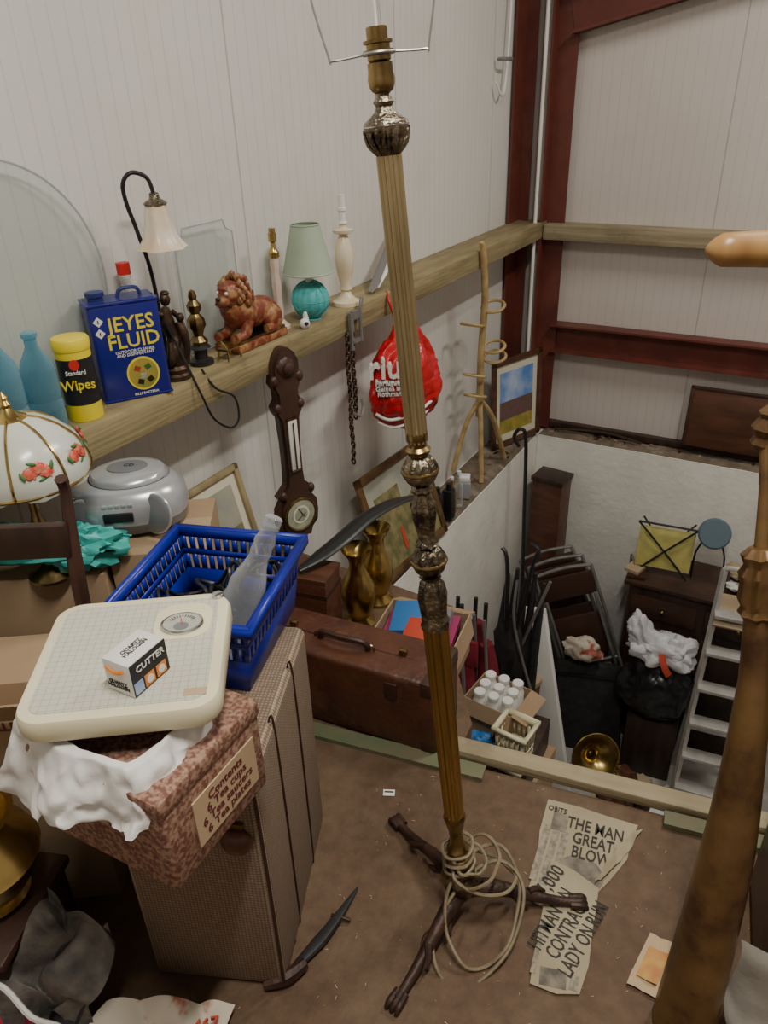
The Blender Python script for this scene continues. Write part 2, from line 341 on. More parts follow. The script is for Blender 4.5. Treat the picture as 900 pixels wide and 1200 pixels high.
dwarf('wall_lower_back',.20,4.2,4.50,4.65)
wbox('trim_1',WX,.135,-1.6,4.6,.695,.785,'beamwood',.006)
wbox('trim_2',.14,4.2,4.52,4.65,.69,.775,'beamwoodx',.005)
wbox('trim_3',.12,4.2,4.60,4.65,-.495,-.455,'dkwood',.003)
ang=math.degrees(math.atan2(.09,.58))
b=B(); b.box((.62,.045,.012),(0,0,.006),'green'); b.done('trim_4',loc=(.86,1.225,0),rot=(0,0,9))
b=B(); b.box((1.1,.05,.03),(0,0,.0),'beamwoodx',bev=.004); b.done('trim_5',loc=(1.60,1.395,.016),rot=(0,0,ang))
b=B(); b.box((.5,.04,.014),(0,0,0),'green'); b.done('trim_6',loc=(1.83,1.38,.008),rot=(0,0,ang))
b=B()
b.box((.012,.17,3.8),(WX+.02,4.48,1.40),'redsteel'); b.box((.06,.012,3.8),(WX+.05,4.56,1.40),'redsteel')
b.box((.11,.012,3.8),(.185,4.60,1.40),'redsteel'); b.box((.012,.09,3.8),(.125,4.56,1.40),'redsteel')
b.done('steel_column')
b=B(); b.box((4.0,.10,.012),(2.22,4.59,.19),'redsteel'); b.box((4.0,.012,.16),(2.22,4.62,.11),'redsteel'); b.box((4.0,.10,.012),(2.22,4.59,.03),'redsteel'); b.done('steel_rail')
X=TT((.20,4.58,1.80),(0,-12,0))
b=B(); b.box((3.2,.11,.012),(1.6,0,-.09),'redsteel',X=X); b.box((3.2,.02,.2),(1.6,.02,0),'redsteel',X=X); b.box((3.2,.11,.012),(1.6,0,.09),'redsteel',X=X); b.done('steel_rafter')
b=B(); b.sweep([(.098,4.49,3.2),(.10,4.49,2),(.10,4.49,.8),(.10,4.50,.1),(.095,4.52,-.45)],.010,'white'); b.done('electric_cable')
b=B(); b.sweep([(-.03,4.30,2.1),(-.02,4.28,1.8),(-.02,4.25,1.52),(-.01,4.18,1.44),(-.02,4.12,1.50)],.006,'white'); b.sweep([(-.03,4.16,1.60),(.01,4.15,1.6),(.02,4.22,1.6)],.008,'greyst'); b.done('wall_hook')

# ---------------------------------------------------------------- floor lamp
base=Vector((1.262,.935,.0)); top=Vector((1.1275,.917,1.5475)); ax=(top-base)
q=Vector((0,0,1)).rotation_difference(ax.normalized()).to_matrix().to_4x4()
X=Matrix.Translation(base)@q
b=B()
b.lathe([(.0,.035),(.020,.036),(.024,.045),(.033,.06),(.040,.085),(.038,.105),(.028,.122),(.018,.132)],'pewter',X,32,10,.05)
b.lathe([(.016,.13),(.026,.136),(.026,.144),(.017,.150),(.017,.16),(.021,.165),(.022,.175),(.016,.182),(.013,.20),(.014,.225),(.019,.250),(.022,.262),(.019,.270)],'brass',X)
b.lathe([(.0180,.268),(.0192,.45),(.0205,.715)],'brasslow',X,84,14,.07)
b.lathe([(.022,.712),(.0235,.722),(.020,.730),(.0215,.75),(.0235,.775),(.020,.795),(.013,.806),(.018,.814)],'pewter',X,40,8,.10)
def ball(z,r): return [(.012,z-r*.95)]+[(r*math.sin(a),z-r*math.cos(a)) for a in [math.pi*(k+1)/12 for k in range(11)]]+[(.012,z+r*.95)]
b.lathe(ball(.841,.0275),'pewter',X,48,12,.07)
b.torus(.0275,.003,'brass',X@TT((0,0,.841)))
b.lathe([(.012,.866),(.018,.872),(.013,.88),(.012,.888),(.015,.905),(.018,.925),(.018,.94),(.013,.953),(.011,.96),(.017,.967),(.013,.974)],'pewter',X,40,8,.12)
b.lathe(ball(.999,.0265),'pewter',X,48,12,.07)
b.torus(.0265,.003,'brass',X@TT((0,0,.999)))
b.lathe([(.012,1.022),(.017,1.027),(.019,1.033),(.014,1.038),(.014,1.044),(.0165,1.05),(.016,1.06)],'brass',X)
b.lathe([(.0150,1.045),(.0150,1.25),(.0150,1.430)],'brasscol',X,84,14,.08)
b.lathe([(.012,1.423),(.013,1.430),(.018,1.436),(.0245,1.446),(.0270,1.456),(.0272,1.461)],'pewter',X,48,12,.08)
for k in range(10):
    a=2*math.pi*k/10; b.sweep([(.0135*math.cos(a),.0135*math.sin(a),1.431),(.0235*math.cos(a),.0235*math.sin(a),1.443),(.0285*math.cos(a+.1),.0285*math.sin(a+.1),1.458)],[.002,.0032,.0015],'pewter',X,6)
b.lathe([(.0275,1.460),(.0282,1.464),(.0265,1.468),(.019,1.473),(.012,1.479),(.010,1.484),(.013,1.489),(.0095,1.494),(.0085,1.500)],'pewter',X,48)
b.torus(.0277,.0012,'chrome',X@TT((0,0,1.463)))
b.lathe([(.009,1.498),(.013,1.501),(.0155,1.506),(.0165,1.513),(.0150,1.521),(.0150,1.530),(.012,1.531),(.0140,1.533),(.0140,1.538),(.0185,1.539),(.0185,1.543),(.014,1.544),(.014,1.549),(.0175,1.550),(.0175,1.553),(.0125,1.554),(.0125,1.566),(.011,1.567)],'brass',X,36)
T0=X@TT((0,0,1.540),(0,0,25))
for a in (0,180,90):
    b.sweep([(.018,0,0),(.056,0,-.002),(.060,0,.004),(.076,0,.10),(.078,0,.30)],.0015,'wire',T0@TT(rot=(0,0,a)),6)
b.torus(.019,.002,'wire',T0); b.torus(.078,.002,'wire',T0@TT((0,0,.30)))
b.sweep([(0,0,1.56),(.001,0,1.66),(0,0,1.84)],.002,'white',X,6)
for fx,fy in [(1.235,.69),(1.045,1.045),(1.475,1.045)]:
    e=Vector((fx,fy,0)); d=(e-Vector((base.x,base.y,0))); Ln=d.length; d.normalize(); s_=Vector((-d.y,d.x,0)); o_=Vector((base.x,base.y,0))
    pts=[o_+Vector((0,0,.050)),o_+d*Ln*.2+Vector((0,0,.060)),o_+d*Ln*.42+Vector((0,0,.048)),o_+d*Ln*.65+Vector((0,0,.028)),o_+d*Ln*.85+Vector((0,0,.016)),o_+d*Ln*.98+Vector((0,0,.015))]
    b.sweep(pts,[.018,.018,.014,.011,.0095,.011],'iron',None,10,flat=.9)
    for t,sg in ((.25,1),(.4,-1),(.55,1)): b.sweep([o_+d*Ln*t+Vector((0,0,.045)),o_+d*Ln*(t+.08)+s_*sg*.013+Vector((0,0,.035)),o_+d*Ln*(t+.16)+s_*sg*.015+Vector((0,0,.028))],[.008,.008,.002],'iron',None,8)
    for k in (-1,0,1):
        b.sweep([e-d*.02+s_*.008*k+Vector((0,0,.016)),e+d*.006+s_*.010*k+Vector((0,0,.016)),e+d*.014+s_*.011*k+Vector((0,0,.006))],[.008,.007,.004],'iron',None,8)
random.seed(3)
for k,(cx,cy,cz,rx,ry,tx,ty,tz) in enumerate([(1.315,.905,.075,.072,.11,38,14,15),(1.32,.88,.055,.068,.125,28,16,-5),(1.28,.95,.13,.05,.055,18,-14,0),(1.30,.945,.115,.068,.045,12,18,30),(1.27,.94,.145,.035,.035,5,8,0)]):
    b.sweep([(rx*math.cos(a)*(1+.06*random.uniform(-1,1)),ry*math.sin(a)*(1+.06*random.uniform(-1,1)),.008*random.uniform(-1,1)) for a in [2*math.pi*i/12 for i in range(12)]],.0036,'cord',TT((cx,cy,cz),(tx,ty,tz)),6,closed=True)
b.sweep([X@Vector((.032*math.cos(a*1.3),.032*math.sin(a*1.3),.085+.005*a)) for a in range(22)],.0034,'cord',None,6)
b.done('floor_lamp')

# ---------------------------------------------------------------- tweed suitcase (standing)
angT=math.degrees(math.atan2(.385,.923))
b=B(); W,D,H=.26,.40,.56
b.box((W,D,H),(-W/2,D/2,H/2),'tweed',bev=.018,seg=3)
for yy in (.13,.27): b.sweep([(-.004,yy,.02),(.001,yy,.05),(.001,yy,H-.03),(-.01,yy,H-.004)],.002,'leatherd',None,6)
b.sweep([(-.01,.001,.02),(-.002,-.001,.04),(-.002,-.001,H-.04),(-.015,.0,H-.01)],.003,'leatherd',None,6)
b.blob((.026,.018,.028),'mahog',TT((-.042,-.008,.425)),sub=3)
b.box((.03,.006,.012),(-.042,-.006,.46),'brass')
b.done('suitcase',loc=(1.035,.62,0),rot=(0,0,angT))
b=B(); b.box((.235,.21,.165),(0,0,.0825),'pattern',bev=.008)
b.box((.239,.214,.03),(0,0,.155),'pattern',bev=.006)
b.box((.002,.135,.085),(.1185,.015,.075),'label',rot=(0,0,0))
b.text('Contents\n6 Tea cups\n6 Tea saucers\n6 Tea plates',.021,'maroon',TT((.1198,.015,.075))@TT(rot=(90,0,90)),sx=.95)
b.box((.09,.002,.035),(-.03,-.106,.10),'label'); b.text('FINE CHINA',.017,'maroon',TT((-.03,-.1072,.10),(90,0,0)))
b.done('gift_box',loc=(.945,.52,.562),rot=(0,0,2))
# ---------------------------------------------------------------- bathroom scales
aS=math.degrees(math.atan2(.15,.21))
cS=Vector((.895,.565,.765))
b=B()
def rrect(w,h,r,n=6):
    out=[]
    for cx,cy,a0 in [(w/2-r,h/2-r,0),(-w/2+r,h/2-r,90),(-w/2+r,-h/2+r,180),(w/2-r,-h/2+r,270)]:
        for k in range(n+1): a=rad(a0+90*k/n); out.append((cx+r*math.cos(a),cy+r*math.sin(a)))
    return out
def rstack(b,levels,m,X=None,n=6):
    rings=[]
    for w,h,r,z in levels: rings.append([(x,y,z) for x,y in rrect(w,h,r,n)])
    k=len(rings[0]); vs=[p for rg in rings for p in rg]; fs=[tuple(reversed(range(k))),tuple(range((len(rings)-1)*k,len(rings)*k))]
    for j in range(len(rings)-1):
        for i in range(k): fs.append((j*k+i,j*k+(i+1)%k,(j+1)*k+(i+1)%k,(j+1)*k+i))
    b.add(vs,fs,m,X)
rstack(b,[(.235,.235,.03,.0),(.25,.25,.035,.004),(.252,.252,.036,.010)],'black')
rstack(b,[(.262,.262,.036,.008),(.266,.266,.038,.012),(.266,.266,.038,.034),(.260,.260,.036,.040),(.252,.252,.032,.0415)],'cream')
rstack(b,[(.232,.232,.022,.0405),(.230,.230,.021,.0425)],'grid')
rstack(b,[(.086,.088,.030,.041),(.084,.086,.029,.0445),(.078,.080,.026,.045)],'cream',TT((.066,.058,0)))
Xd=TT((.066,.048,0),(0,0,0),(1,.82,1))
b.disc(.030,.003,'chrome',Xd@TT((0,0,.045))); b.torus(.030,.0022,'chrome',Xd@TT((0,0,.047)),36)
b.disc(.0275,.002,'dialg',Xd@TT((0,0,.0472)))
for k in range(-5,6): b.box((.001,.005,.0008),(.066+.019*math.sin(k*.22),.048+.015*math.cos(k*.22),.0495),'ink',rot=(0,0,-k*12))
b.disc(.011,.0006,'silverd',Xd@TT((0,-.012,.0493)))
b.box((.0012,.018,.0008),(.066,.048,.0497),'red',rot=(0,0,15))
b.lathe([(.009,.041),(.009,.047),(.006,.049),(0,.049)],'chrome',TT((.112,.118,0)))
b.box((.03,.014,.0006),(.100,-.100,.0428),'label')
b.done('bathroom_scales',loc=cS,rot=(0,0,aS))
b=B(); b.box((.046,.068,.052),(0,0,.026),'white',bev=.001)
b.box((.001,.066,.050),(.0236,0,.026),'blackcloth')
b.box((.001,.018,.018),(.0244,.018,.012),'orange'); b.box((.001,.018,.018),(.0244,-.004,.012),'orange'); b.box((.001,.016,.018),(.0244,-.024,.012),'skyblue')
b.disc(.006,.001,'white',TT((.0247,.018,.012),(0,90,0))); b.disc(.006,.001,'white',TT((.0247,-.004,.012),(0,90,0)))
b.text('CUTTER',.014,'white',TT((.0246,.002,.038))@TT(rot=(90,0,90)))
b.text('QUARTZ\nHALOGEN',.008,'ink',TT((-.002,-.0345,.014),(90,0,0)))
b.sweep([(-.018,-.0345,.04),(-.004,-.0345,.034),(.012,-.0345,.040)],.003,'orange',None,6)
b.text('QUARTZ\nHALOGEN',.009,'ink',TT((0,.0,.0524),(0,0,90)))
b.done('light_bulb_carton',loc=(.950,.527,.8085),rot=(0,0,2))
b=B()
def tis(u,v):
    a=rad(-185)+u*rad(215); dx=math.cos(a); dy=math.sin(a)
    k=max(abs(dx),abs(dy)); lob=.5+.5*math.cos(a-rad(-112))
    ext=.107+v*(.018+.036*lob**2+.010*math.sin(a*7)); rr=ext/(k**.6)
    p=Vector((.915+dx*rr,.525+dy*rr*.95,.7635))
    if v>.25: p.z-=(v-.25)**1.1*(.062+.090*lob**2.2+.022*math.sin(a*5))
    w=noise.noise_vector(p*18)*.014+noise.noise_vector(p*50)*.008
    p=p+w*(.3+v)
    if v<.35: p.z=min(p.z,.764)
    return p
b.grid(tis,120,26,'tissue'); b.done('tissue_paper',ang=180)

# ---------------------------------------------------------------- blue basket
def basket(name,bt,tp,h,m,loc,rotz,nx=(12,9),rows=(0,.12,.40,.52,.84,1),fill=(1,0,1,0,1),lip=.012,th=.003,bar=1.0):
    b=B()
    def P(side,u,t):
        w=bt[0]+(tp[0]-bt[0])*t; d=bt[1]+(tp[1]-bt[1])*t; z=h*t
        if side==0: return Vector((-w/2+w*u,-d/2,z))
        if side==1: return Vector((w/2,-d/2+d*u,z))
        if side==2: return Vector((w/2-w*u,d/2,z))
        return Vector((-w/2,d/2-d*u,z))
    for sd in range(4):
        n=nx[sd%2]*2+1
        for r_ in range(len(rows)-1):
            if fill[r_]: b.add([P(sd,0,rows[r_]),P(sd,1,rows[r_]),P(sd,1,rows[r_+1]),P(sd,0,rows[r_+1])],[(0,1,2,3)],m)
            else:
                for i in range(0,n,2):
                    u0,u1=max(0,(i+.5-bar/2)/n),min(1,(i+.5+bar/2)/n); b.add([P(sd,u0,rows[r_]),P(sd,u1,rows[r_]),P(sd,u1,rows[r_+1]),P(sd,u0,rows[r_+1])],[(0,1,2,3)],m)
    w,d=bt; b.add([(-w/2,-d/2,0),(w/2,-d/2,0),(w/2,d/2,0),(-w/2,d/2,0)],[(0,1,2,3)],m)
    w,d=tp; o=lip
    A=[(-w/2,-d/2),(w/2,-d/2),(w/2,d/2),(-w/2,d/2)]; Bq=[(-w/2-o,-d/2-o),(w/2+o,-d/2-o),(w/2+o,d/2+o),(-w/2-o,d/2+o)]
    for i in range(4):
        j=(i+1)%4; b.add([(*A[i],h),(*A[j],h),(*Bq[j],h),(*Bq[i],h)],[(0,1,2,3)],m); b.add([(*Bq[i],h),(*Bq[j],h),(*Bq[j],h-.018),(*Bq[i],h-.018)],[(0,1,2,3)],m)
    return b.done(name,loc=loc,rot=(0,0,rotz),solid=th,ang=20)
basket('storage_basket',(.22,.25),(.26,.29),.160,'blue',(.762,.868,.5635),17,(13,14),rows=(0,.45,.64,.72,.88,1),bar=1.25)
pb=Vector((.825,.80,.60)); pt=Vector((.885,.935,.85)); d=pt-pb; q=Vector((0,0,1)).rotation_difference(d.normalized()).to_matrix().to_4x4(); Xb=Matrix.Translation(pb)@q
b=B(); b.lathe([(.0,.004),(.030,.0),(.036,.008)]+[(.036-.003*(k%2),.02+.012*k) for k in range(10)]+[(.034,.145),(.028,.165),(.022,.18)]+[(.020-.002*(k%2),.19+.010*k) for k in range(5)]+[(.015,.245),(.0155,.26)],'plas',Xb,28)
b.lathe([(.0165,.255),(.0165,.275),(.013,.278),(0,.278)],'plas',Xb,20); b.done('plastic_bottle')
b=B(); b.lathe([(0,0),(.035,0),(.045,.02),(.040,.05),(.020,.065),(.018,.08),(.026,.085),(.020,.083),(.014,.08)],'brass',TT((.70,.80,.576),(0,25,20))); b.lathe([(0,0),(.025,0),(.03,.03),(.02,.05),(0,.05)],'bronze',TT((.76,.93,.566))); b.box((.10,.05,.04),(.72,.93,.59),'bronze',rot=(0,20,40),bev=.008); b.done('brass_pot')
b=B()
for k in range(8): b.sweep([(.05*math.cos(a)*(1+.3*random.uniform(-1,1)),.045*math.sin(a)*(1+.3*random.uniform(-1,1)),.03*math.sin(a*2+k)+.02) for a in [2*math.pi*i/8 for i in range(8)]],.004,'black',TT((.70+.018*k,.86+.012*k,.62+.006*k),(20*k,12*k,40*k)),6,closed=True)
b.done('electric_flex')

# ---------------------------------------------------------------- cartons behind
uc=Vector((.82,.572,0)); vc=Vector((-.572,.82,0)); ac=math.degrees(math.atan2(.572,.82))
def uv(u,v,z): p=uc*u+vc*v; return (p.x,p.y,z)
def carton(name,w,d,h,loc,rotz,flaps=(1,1,1,1),fa=(110,110,110,110),fl=.12,t=.004,m='card'):
    b=B()
    b.box((w,t,h),(0,-d/2,h/2),m); b.box((w,t,h),(0,d/2,h/2),m); b.box((t,d,h),(-w/2,0,h/2),m); b.box((t,d,h),(w/2,0,h/2),m); b.box((w,d,t),(0,0,t/2),m)
    if flaps[0]: b.box((w,fl,t),(0,-fl/2,0),m,X=TT((0,-d/2,h),(fa[0]-90,0,0)))
    if flaps[1]: b.box((fl,d,t),(fl/2,0,0),m,X=TT((w/2,0,h),(0,fa[1]-90,0)))
    if flaps[2]: b.box((w,fl,t),(0,fl/2,0),m,X=TT((0,d/2,h),(-(fa[2]-90),0,0)))
    if flaps[3]: b.box((fl,d,t),(-fl/2,0,0),m,X=TT((-w/2,0,h),(0,-(fa[3]-90),0)))
    return b.done(name,loc=loc,rot=(0,0,rotz))
def closedbox(name,w,d,h,loc,rotz,m='card'):
    b=B(); b.box((w,d,h),(0,0,h/2),m,bev=.003); b.box((w*1.001,.05,.0015),(0,0,h),'tan'); return b.done(name,loc=loc,rot=(0,0,rotz))
closedbox('cardboard_box',.30,.24,.545,uv(.68,.70,0),ac)
closedbox('cardboard_box',.22,.26,.575,uv(.95,.735,0),ac)
b=B(); b.box((.31,.14,.60),(0,0,.30),'card',bev=.003); b.box((.31,.004,.10),(0,-.05,-.01),'card',X=TT((0,-.070,.60),(35,0,0))); b.text('WINKLER',.028,'maroon',TT((.02,-.0715,.50),(90,0,0)))
b.done('cardboard_box',loc=uv(.695,.225,0),rot=(0,0,ac))
b=B()
def ov(w,d,z,n=40,e=2.6):
    o=[]
    for i in range(n):
        a=2*math.pi*i/n; cx,sy=math.cos(a),math.sin(a); o.append((w/2*math.copysign(abs(cx)**(2/e),cx),d/2*math.copysign(abs(sy)**(2/e),sy),z))
    return o
def ovstack(b,lv,m,X=None,e=2.6):
    rg=[ov(w,d,z,40,e) for w,d,z in lv]; k=40; fs=[tuple(reversed(range(k))),tuple(range((len(rg)-1)*k,len(rg)*k))]
    for j in range(len(rg)-1):
        for i in range(k): fs.append((j*k+i,j*k+(i+1)%k,(j+1)*k+(i+1)%k,(j+1)*k+i))
    b.add([p for r_ in rg for p in r_],fs,m,X)
ovstack(b,[(.24,.16,0),(.285,.195,.012),(.30,.21,.035)],'silverd')
ovstack(b,[(.30,.21,.035),(.302,.212,.05),(.295,.205,.075),(.26,.18,.098),(.21,.15,.108)],'silver')
ovstack(b,[(.19,.16,.098),(.19,.16,.110),(.175,.145,.120),(.12,.10,.127)],'silver',TT((.015,.015,0)),2)
ovstack(b,[(.196,.166,.098),(.199,.169,.106),(.196,.166,.108)],'silverd',TT((.015,.015,0)),2)
ovstack(b,[(.10,.07,.126),(.098,.068,.1295),(.08,.055,.131)],'silverd',TT((.015,.015,0)),2)
for sx in (-1,1):
    b.lathe([(.042,0),(.042,.006),(.036,.010),(0,.012)],'silverd',TT((sx*.085,-.093,.055),(75,0,sx*-28)))
    b.torus(.042,.004,'silver',TT((sx*.085,-.095,.056),(75,0,sx*-28)))
b.box((.07,.01,.022),(0,-.104,.058),'black',bev=.003)
for k in range(5): b.box((.012,.008,.008),(-.03+.015*k,-.098,.083),'silver',bev=.002)
b.lathe([(.012,0),(.012,.012),(0,.014)],'chrome',TT((-.10,-.06,.085)))
b.text('CD',.018,'ink',TT((.02,.015,.1315)))
b.done('cd_radio',loc=uv(.86,.77,.578),rot=(0,0,ac+2),sc=(.98,1.0,1.08))
# glass shade table lamp
b=B(); X=TT((.245,.895,.546))
Rb=.136; Z0=.255; kk=.88
b.lathe([(0,0),(.05,0),(.052,.008),(.03,.02),(.014,.035),(.018,.06),(.03,.09),(.018,.13),(.010,.16),(.010,.37),(0,.37)],'brass',X)
N=8
prof=[(Rb*.97,Z0),(Rb,Z0+.015),(Rb*.97,Z0+.045*kk),(Rb*.86,Z0+.082*kk),(Rb*.66,Z0+.115*kk),(Rb*.42,Z0+.138*kk),(.02,Z0+.15*kk)]
vs=[];fs=[]; n4=N*4
for j,(r_,z) in enumerate(prof):
    for i in range(n4):
        a=2*math.pi*i/n4; k=i%4; bul=1+.02*math.sin(math.pi*k/4); scal=(-.012*math.sin(math.pi*k/4) if j==0 else 0)
        vs.append((r_*bul*math.cos(a),r_*bul*math.sin(a),z+scal))
for j in range(len(prof)-1):
    for i in range(n4): fs.append((j*n4+i,j*n4+(i+1)%n4,(j+1)*n4+(i+1)%n4,(j+1)*n4+i))
b.add(vs,fs,'opal',X)
for i in range(N):
    a=2*math.pi*i/N; b.sweep([(r_*1.015*math.cos(a),r_*1.015*math.sin(a),z) for r_,z in prof],.003,'brasslt',X,6)
    a+=math.pi/N
    for dx,dz in ((-.11,.0),(.02,.008),(.13,-.003)):
        aa=a+dx; rr_=Rb*(.975-.9*(dz+.005)); b.blob((.003,.014,.012),'rose',X@TT((rr_*math.cos(aa),rr_*math.sin(aa),Z0+.053+dz),(0,-20,math.degrees(aa))),sub=3,amp=.4,fr=4)
    for dx,dz in ((-.22,.0),(.23,.010),(.05,-.014),(-.06,.022)):
        rr_=Rb*(.985-.9*max(dz,0)); b.blob((.002,.010,.004),'leaf',X@TT((rr_*math.cos(a+dx),rr_*math.sin(a+dx),Z0+.050+dz),(30*dx*10,-20,math.degrees(a+dx))),sub=2)
b.torus(Rb*.985,.0035,'brasslt',X@TT((0,0,Z0)),40,6)
b.lathe([(.035,Z0+.138*kk),(.036,Z0+.146*kk),(.02,Z0+.155*kk),(.008,Z0+.150),(.012,Z0+.158),(.007,Z0+.166),(.010,Z0+.173),(0,Z0+.185)],'brasslt',X)
b.done('table_lamp')
b=B(); b.blob((.19,.045,.065),'teal',TT((.01,0,.06)),amp=.35,fr=2.5,ridge=.25,sub=5,seed=2,zmin=-.0); b.blob((.09,.045,.05),'teal',TT((.12,.005,.06)),amp=.5,fr=3,ridge=.3,seed=5,zmin=-.058)
b.text('ICEL',.055,'ink',TT((-.11,-.052,.065),(75,0,0)),ext=.006)
b.done('plastic_bag',loc=uv(.66,.600,.547),rot=(0,0,ac))
b=B(); b.sweep([(.53,.755,0),(.53,.755,.55),(.525,.765,.72),(.515,.79,.86),(.52,.785,.90)],[.014,.014,.015,.010,.012],'walnut',None,8)
b.sweep([(.27,.60,0),(.27,.60,.55),(.265,.61,.72),(.255,.63,.86),(.26,.625,.90)],[.014,.014,.015,.010,.012],'walnut',None,8)
b.box((.31,.02,.07),(.395,.685,.785),'dkwood',rot=(0,0,31),bev=.004); b.box((.31,.018,.05),(.395,.685,.47),'dkwood',rot=(0,0,31),bev=.004); b.done('wooden_chair_frame')

# ---------------------------------------------------------------- things on the ledge (top z .785)
ZL=.786
def bottle(b,X,r,h,m): b.lathe([(0,.003),(r*.8,0),(r,.012),(r,h*.55),(r*.93,h*.62),(r*.6,h*.74),(r*.36,h*.82),(r*.34,h*.93),(r*.42,h*.94),(r*.42,h*.985),(r*.3,h),(0,h)],m,X,28)
def bottle2(b,X,r,h,m): b.lathe([(0,.003),(r*.8,0),(r,.012),(r,h*.30),(r*.93,h*.33),(r,h*.36),(r,h*.62),(r*.9,h*.70),(r*.55,h*.80),(r*.36,h*.86),(r*.36,h*.94),(r*.46,h*.945),(r*.46,h*.985),(r*.3,h),(0,h)],m,X,28)
b=B(); bottle2(b,TT((.055,1.02,ZL)),.046,.275,'bluegl'); b.done('blue_glass_bottle')
b=B(); bottle2(b,TT((.065,1.115,ZL)),.040,.245,'bluegl'); b.done('blue_glass_bottle')
b=B(); bottle2(b,TT((.0,1.49,ZL)),.034,.30,'glass'); b.lathe([(.018,.295),(.018,.325),(0,.326)],'red',TT((.0,1.49,ZL))); b.done('screw_top_bottle')
b=B(); b.lathe([(0,0),(.05,0),(.051,.004),(.051,.19)],'yellow'); b.lathe([(.0515,.045),(.0515,.165)],'black',None,40); b.lathe([(.053,.185),(.054,.19),(.054,.208),(.050,.214),(.04,.216),(0,.216)],'yellow')
for body,sz,z,mm in [('Wipes',.036,.100,'yellow'),('Standard',.016,.133,'white')]:
    b.text(body,sz,mm,TT((.0535*math.cos(rad(-42)),.0535*math.sin(rad(-42)),z),(90,0,48)),ext=.0015)
b.disc(.014,.002,'red',TT((.052*math.cos(rad(-42)),.052*math.sin(rad(-42)),.153),(90,0,48)))
b.done('wipes_tub',loc=(.070,1.218,ZL),sc=(.84,.84,.96))
b=B(); W,D,H=.178,.105,.255
b.box((W,D,H),(0,0,H/2),'tin',bev=.010,seg=3); b.box((W+.004,D+.004,.006),(0,0,.004),'tin',bev=.002); b.box((W+.004,D+.004,.006),(0,0,H-.001),'tin',bev=.002)
b.box((W-.015,D-.015,.003),(0,0,H+.002),'tinside')
b.lathe([(.02,H),(.02,H+.012),(.024,H+.014),(.024,H+.024),(.0,H+.026)],'tinside',TT((-.055,0,0)),24)
b.sweep([(.0,0,H),(.01,0,H+.022),(.05,0,H+.022),(.06,0,H)],.005,'tinside')
Xf=TT((0,-D/2-.0008,0),(90,0,0))
b.text('JEYES\nFLUID',.052,'yellow',Xf@TT((.012,.178,0)),ext=.0006,sx=.98)
b.text('OUTDOOR CLEANER\nAND DISINFECTANT',.0105,'white',Xf@TT((.010,.125,0)))
b.disc(.043,.001,'yellow',Xf@TT((.020,.066,-.0005),sc=(1,1.05,1))); b.disc(.038,.0016,'field',Xf@TT((.020,.066,-.0005),sc=(1,1.05,1)))
for dx,dy,mm in [(-.014,.014,'redpr'),(.014,.016,'leaf'),(0,-.006,'white'),(-.010,-.022,'black'),(.016,-.018,'brass')]: b.box((.016,.014,.0022),(0,0,0),mm,X=Xf@TT((.020+dx,.066+dy,0),(0,0,dx*2000)))
for yy in (.215,.185): b.box((.018,.0012,.018),(-.068,-D/2-.0006,yy),'white',rot=(0,45,0)); b.box((.003,.002,.009),(-.068,-D/2-.0008,yy),'ink')
b.text('KILLS BACTERIA',.009,'white',Xf@TT((.02,.012,0)))
angJ=math.degrees(math.atan2(.15,.09))
cj=Vector((.095,1.375))+Vector((-.857,.514))*(D/2)
b.done('metal_fluid_can',loc=(cj.x+.005,cj.y,ZL),rot=(0,0,angJ))
b=B(); X=TT((-.02,1.14,ZL+.303),(0,90,0)); b.lathe([(.302,-.003),(.302,.003)],'pane',X,96); b.torus(.302,.003,'plas',X,96,6); b.done('glass_disc')
b=B(); X=TT((-.025,1.845,ZL+.19))
outl=[(-.13,-.188),(.13,-.188),(.13,.14),(.10,.155),(.09,.18),(-.09,.18),(-.10,.155),(-.13,.14)]
b.prism(outl,-.002,.002,'pane',X@TT(rot=(90,0,90))); b.sweep([X@Vector((.003,a,z)) for a,z in outl]+[X@Vector((.003,*outl[0]))],.0022,'plas',None,6,straight=True); b.done('glass_pane')
b=B()
b.lathe([(0,0),(.03,0),(.032,.008),(.012,.018),(.006,.03),(0,.03)],'bronze',TT((.01,1.585,ZL)))
b.sweep([(.01,1.585,.80),(.02,1.57,1.05),(.03,1.535,1.18),(.035,1.51,1.255),(.05,1.495,1.305),(.07,1.51,1.330),(.085,1.545,1.315),(.09,1.555,1.275)],.0055,'black',None,8)
X=TT((.09,1.555,1.265),(0,0,0),(1.15,1.15,1.15))
b.lathe([(0,.015),(.010,.012),(.012,0),(.020,-.004),(.027,-.010),(.024,-.014)],'pewter',X)
b.open_lathe([(.022,-.010),(.027,-.03),(.030,-.055),(.037,-.08),(.050,-.100),(.056,-.106)],'amber',X,48,6,.07)
b.done('desk_lamp')
b=B(); b.sweep([(.08,1.53,.95),(.13,1.54,.82),(.155,1.55,.74),(.16,1.58,.66),(.15,1.66,.60),(.15,1.70,.62),(.15,1.69,.69),(.145,1.62,.74),(.12,1.60,.80)],.0035,'black',None,6); b.done('power_cable')
b=B(); X=TT((.075,1.545,ZL))
b.lathe([(0,0),(.042,0),(.042,.012),(.036,.018),(.038,.03),(.03,.04),(0,.042)],'bronze',X,20)
b.sweep([(0,0,.035),(.012,.0,.08),(.004,.008,.12),(-.006,.0,.165),(0,0,.20)],[.030,.026,.020,.022,.010],'bronze',X,12)
b.blob((.014,.015,.018),'bronze',X@TT((.0,.002,.222)),amp=.15,sub=3); b.blob((.013,.013,.008),'bronze',X@TT((.0,.004,.238)),sub=2)
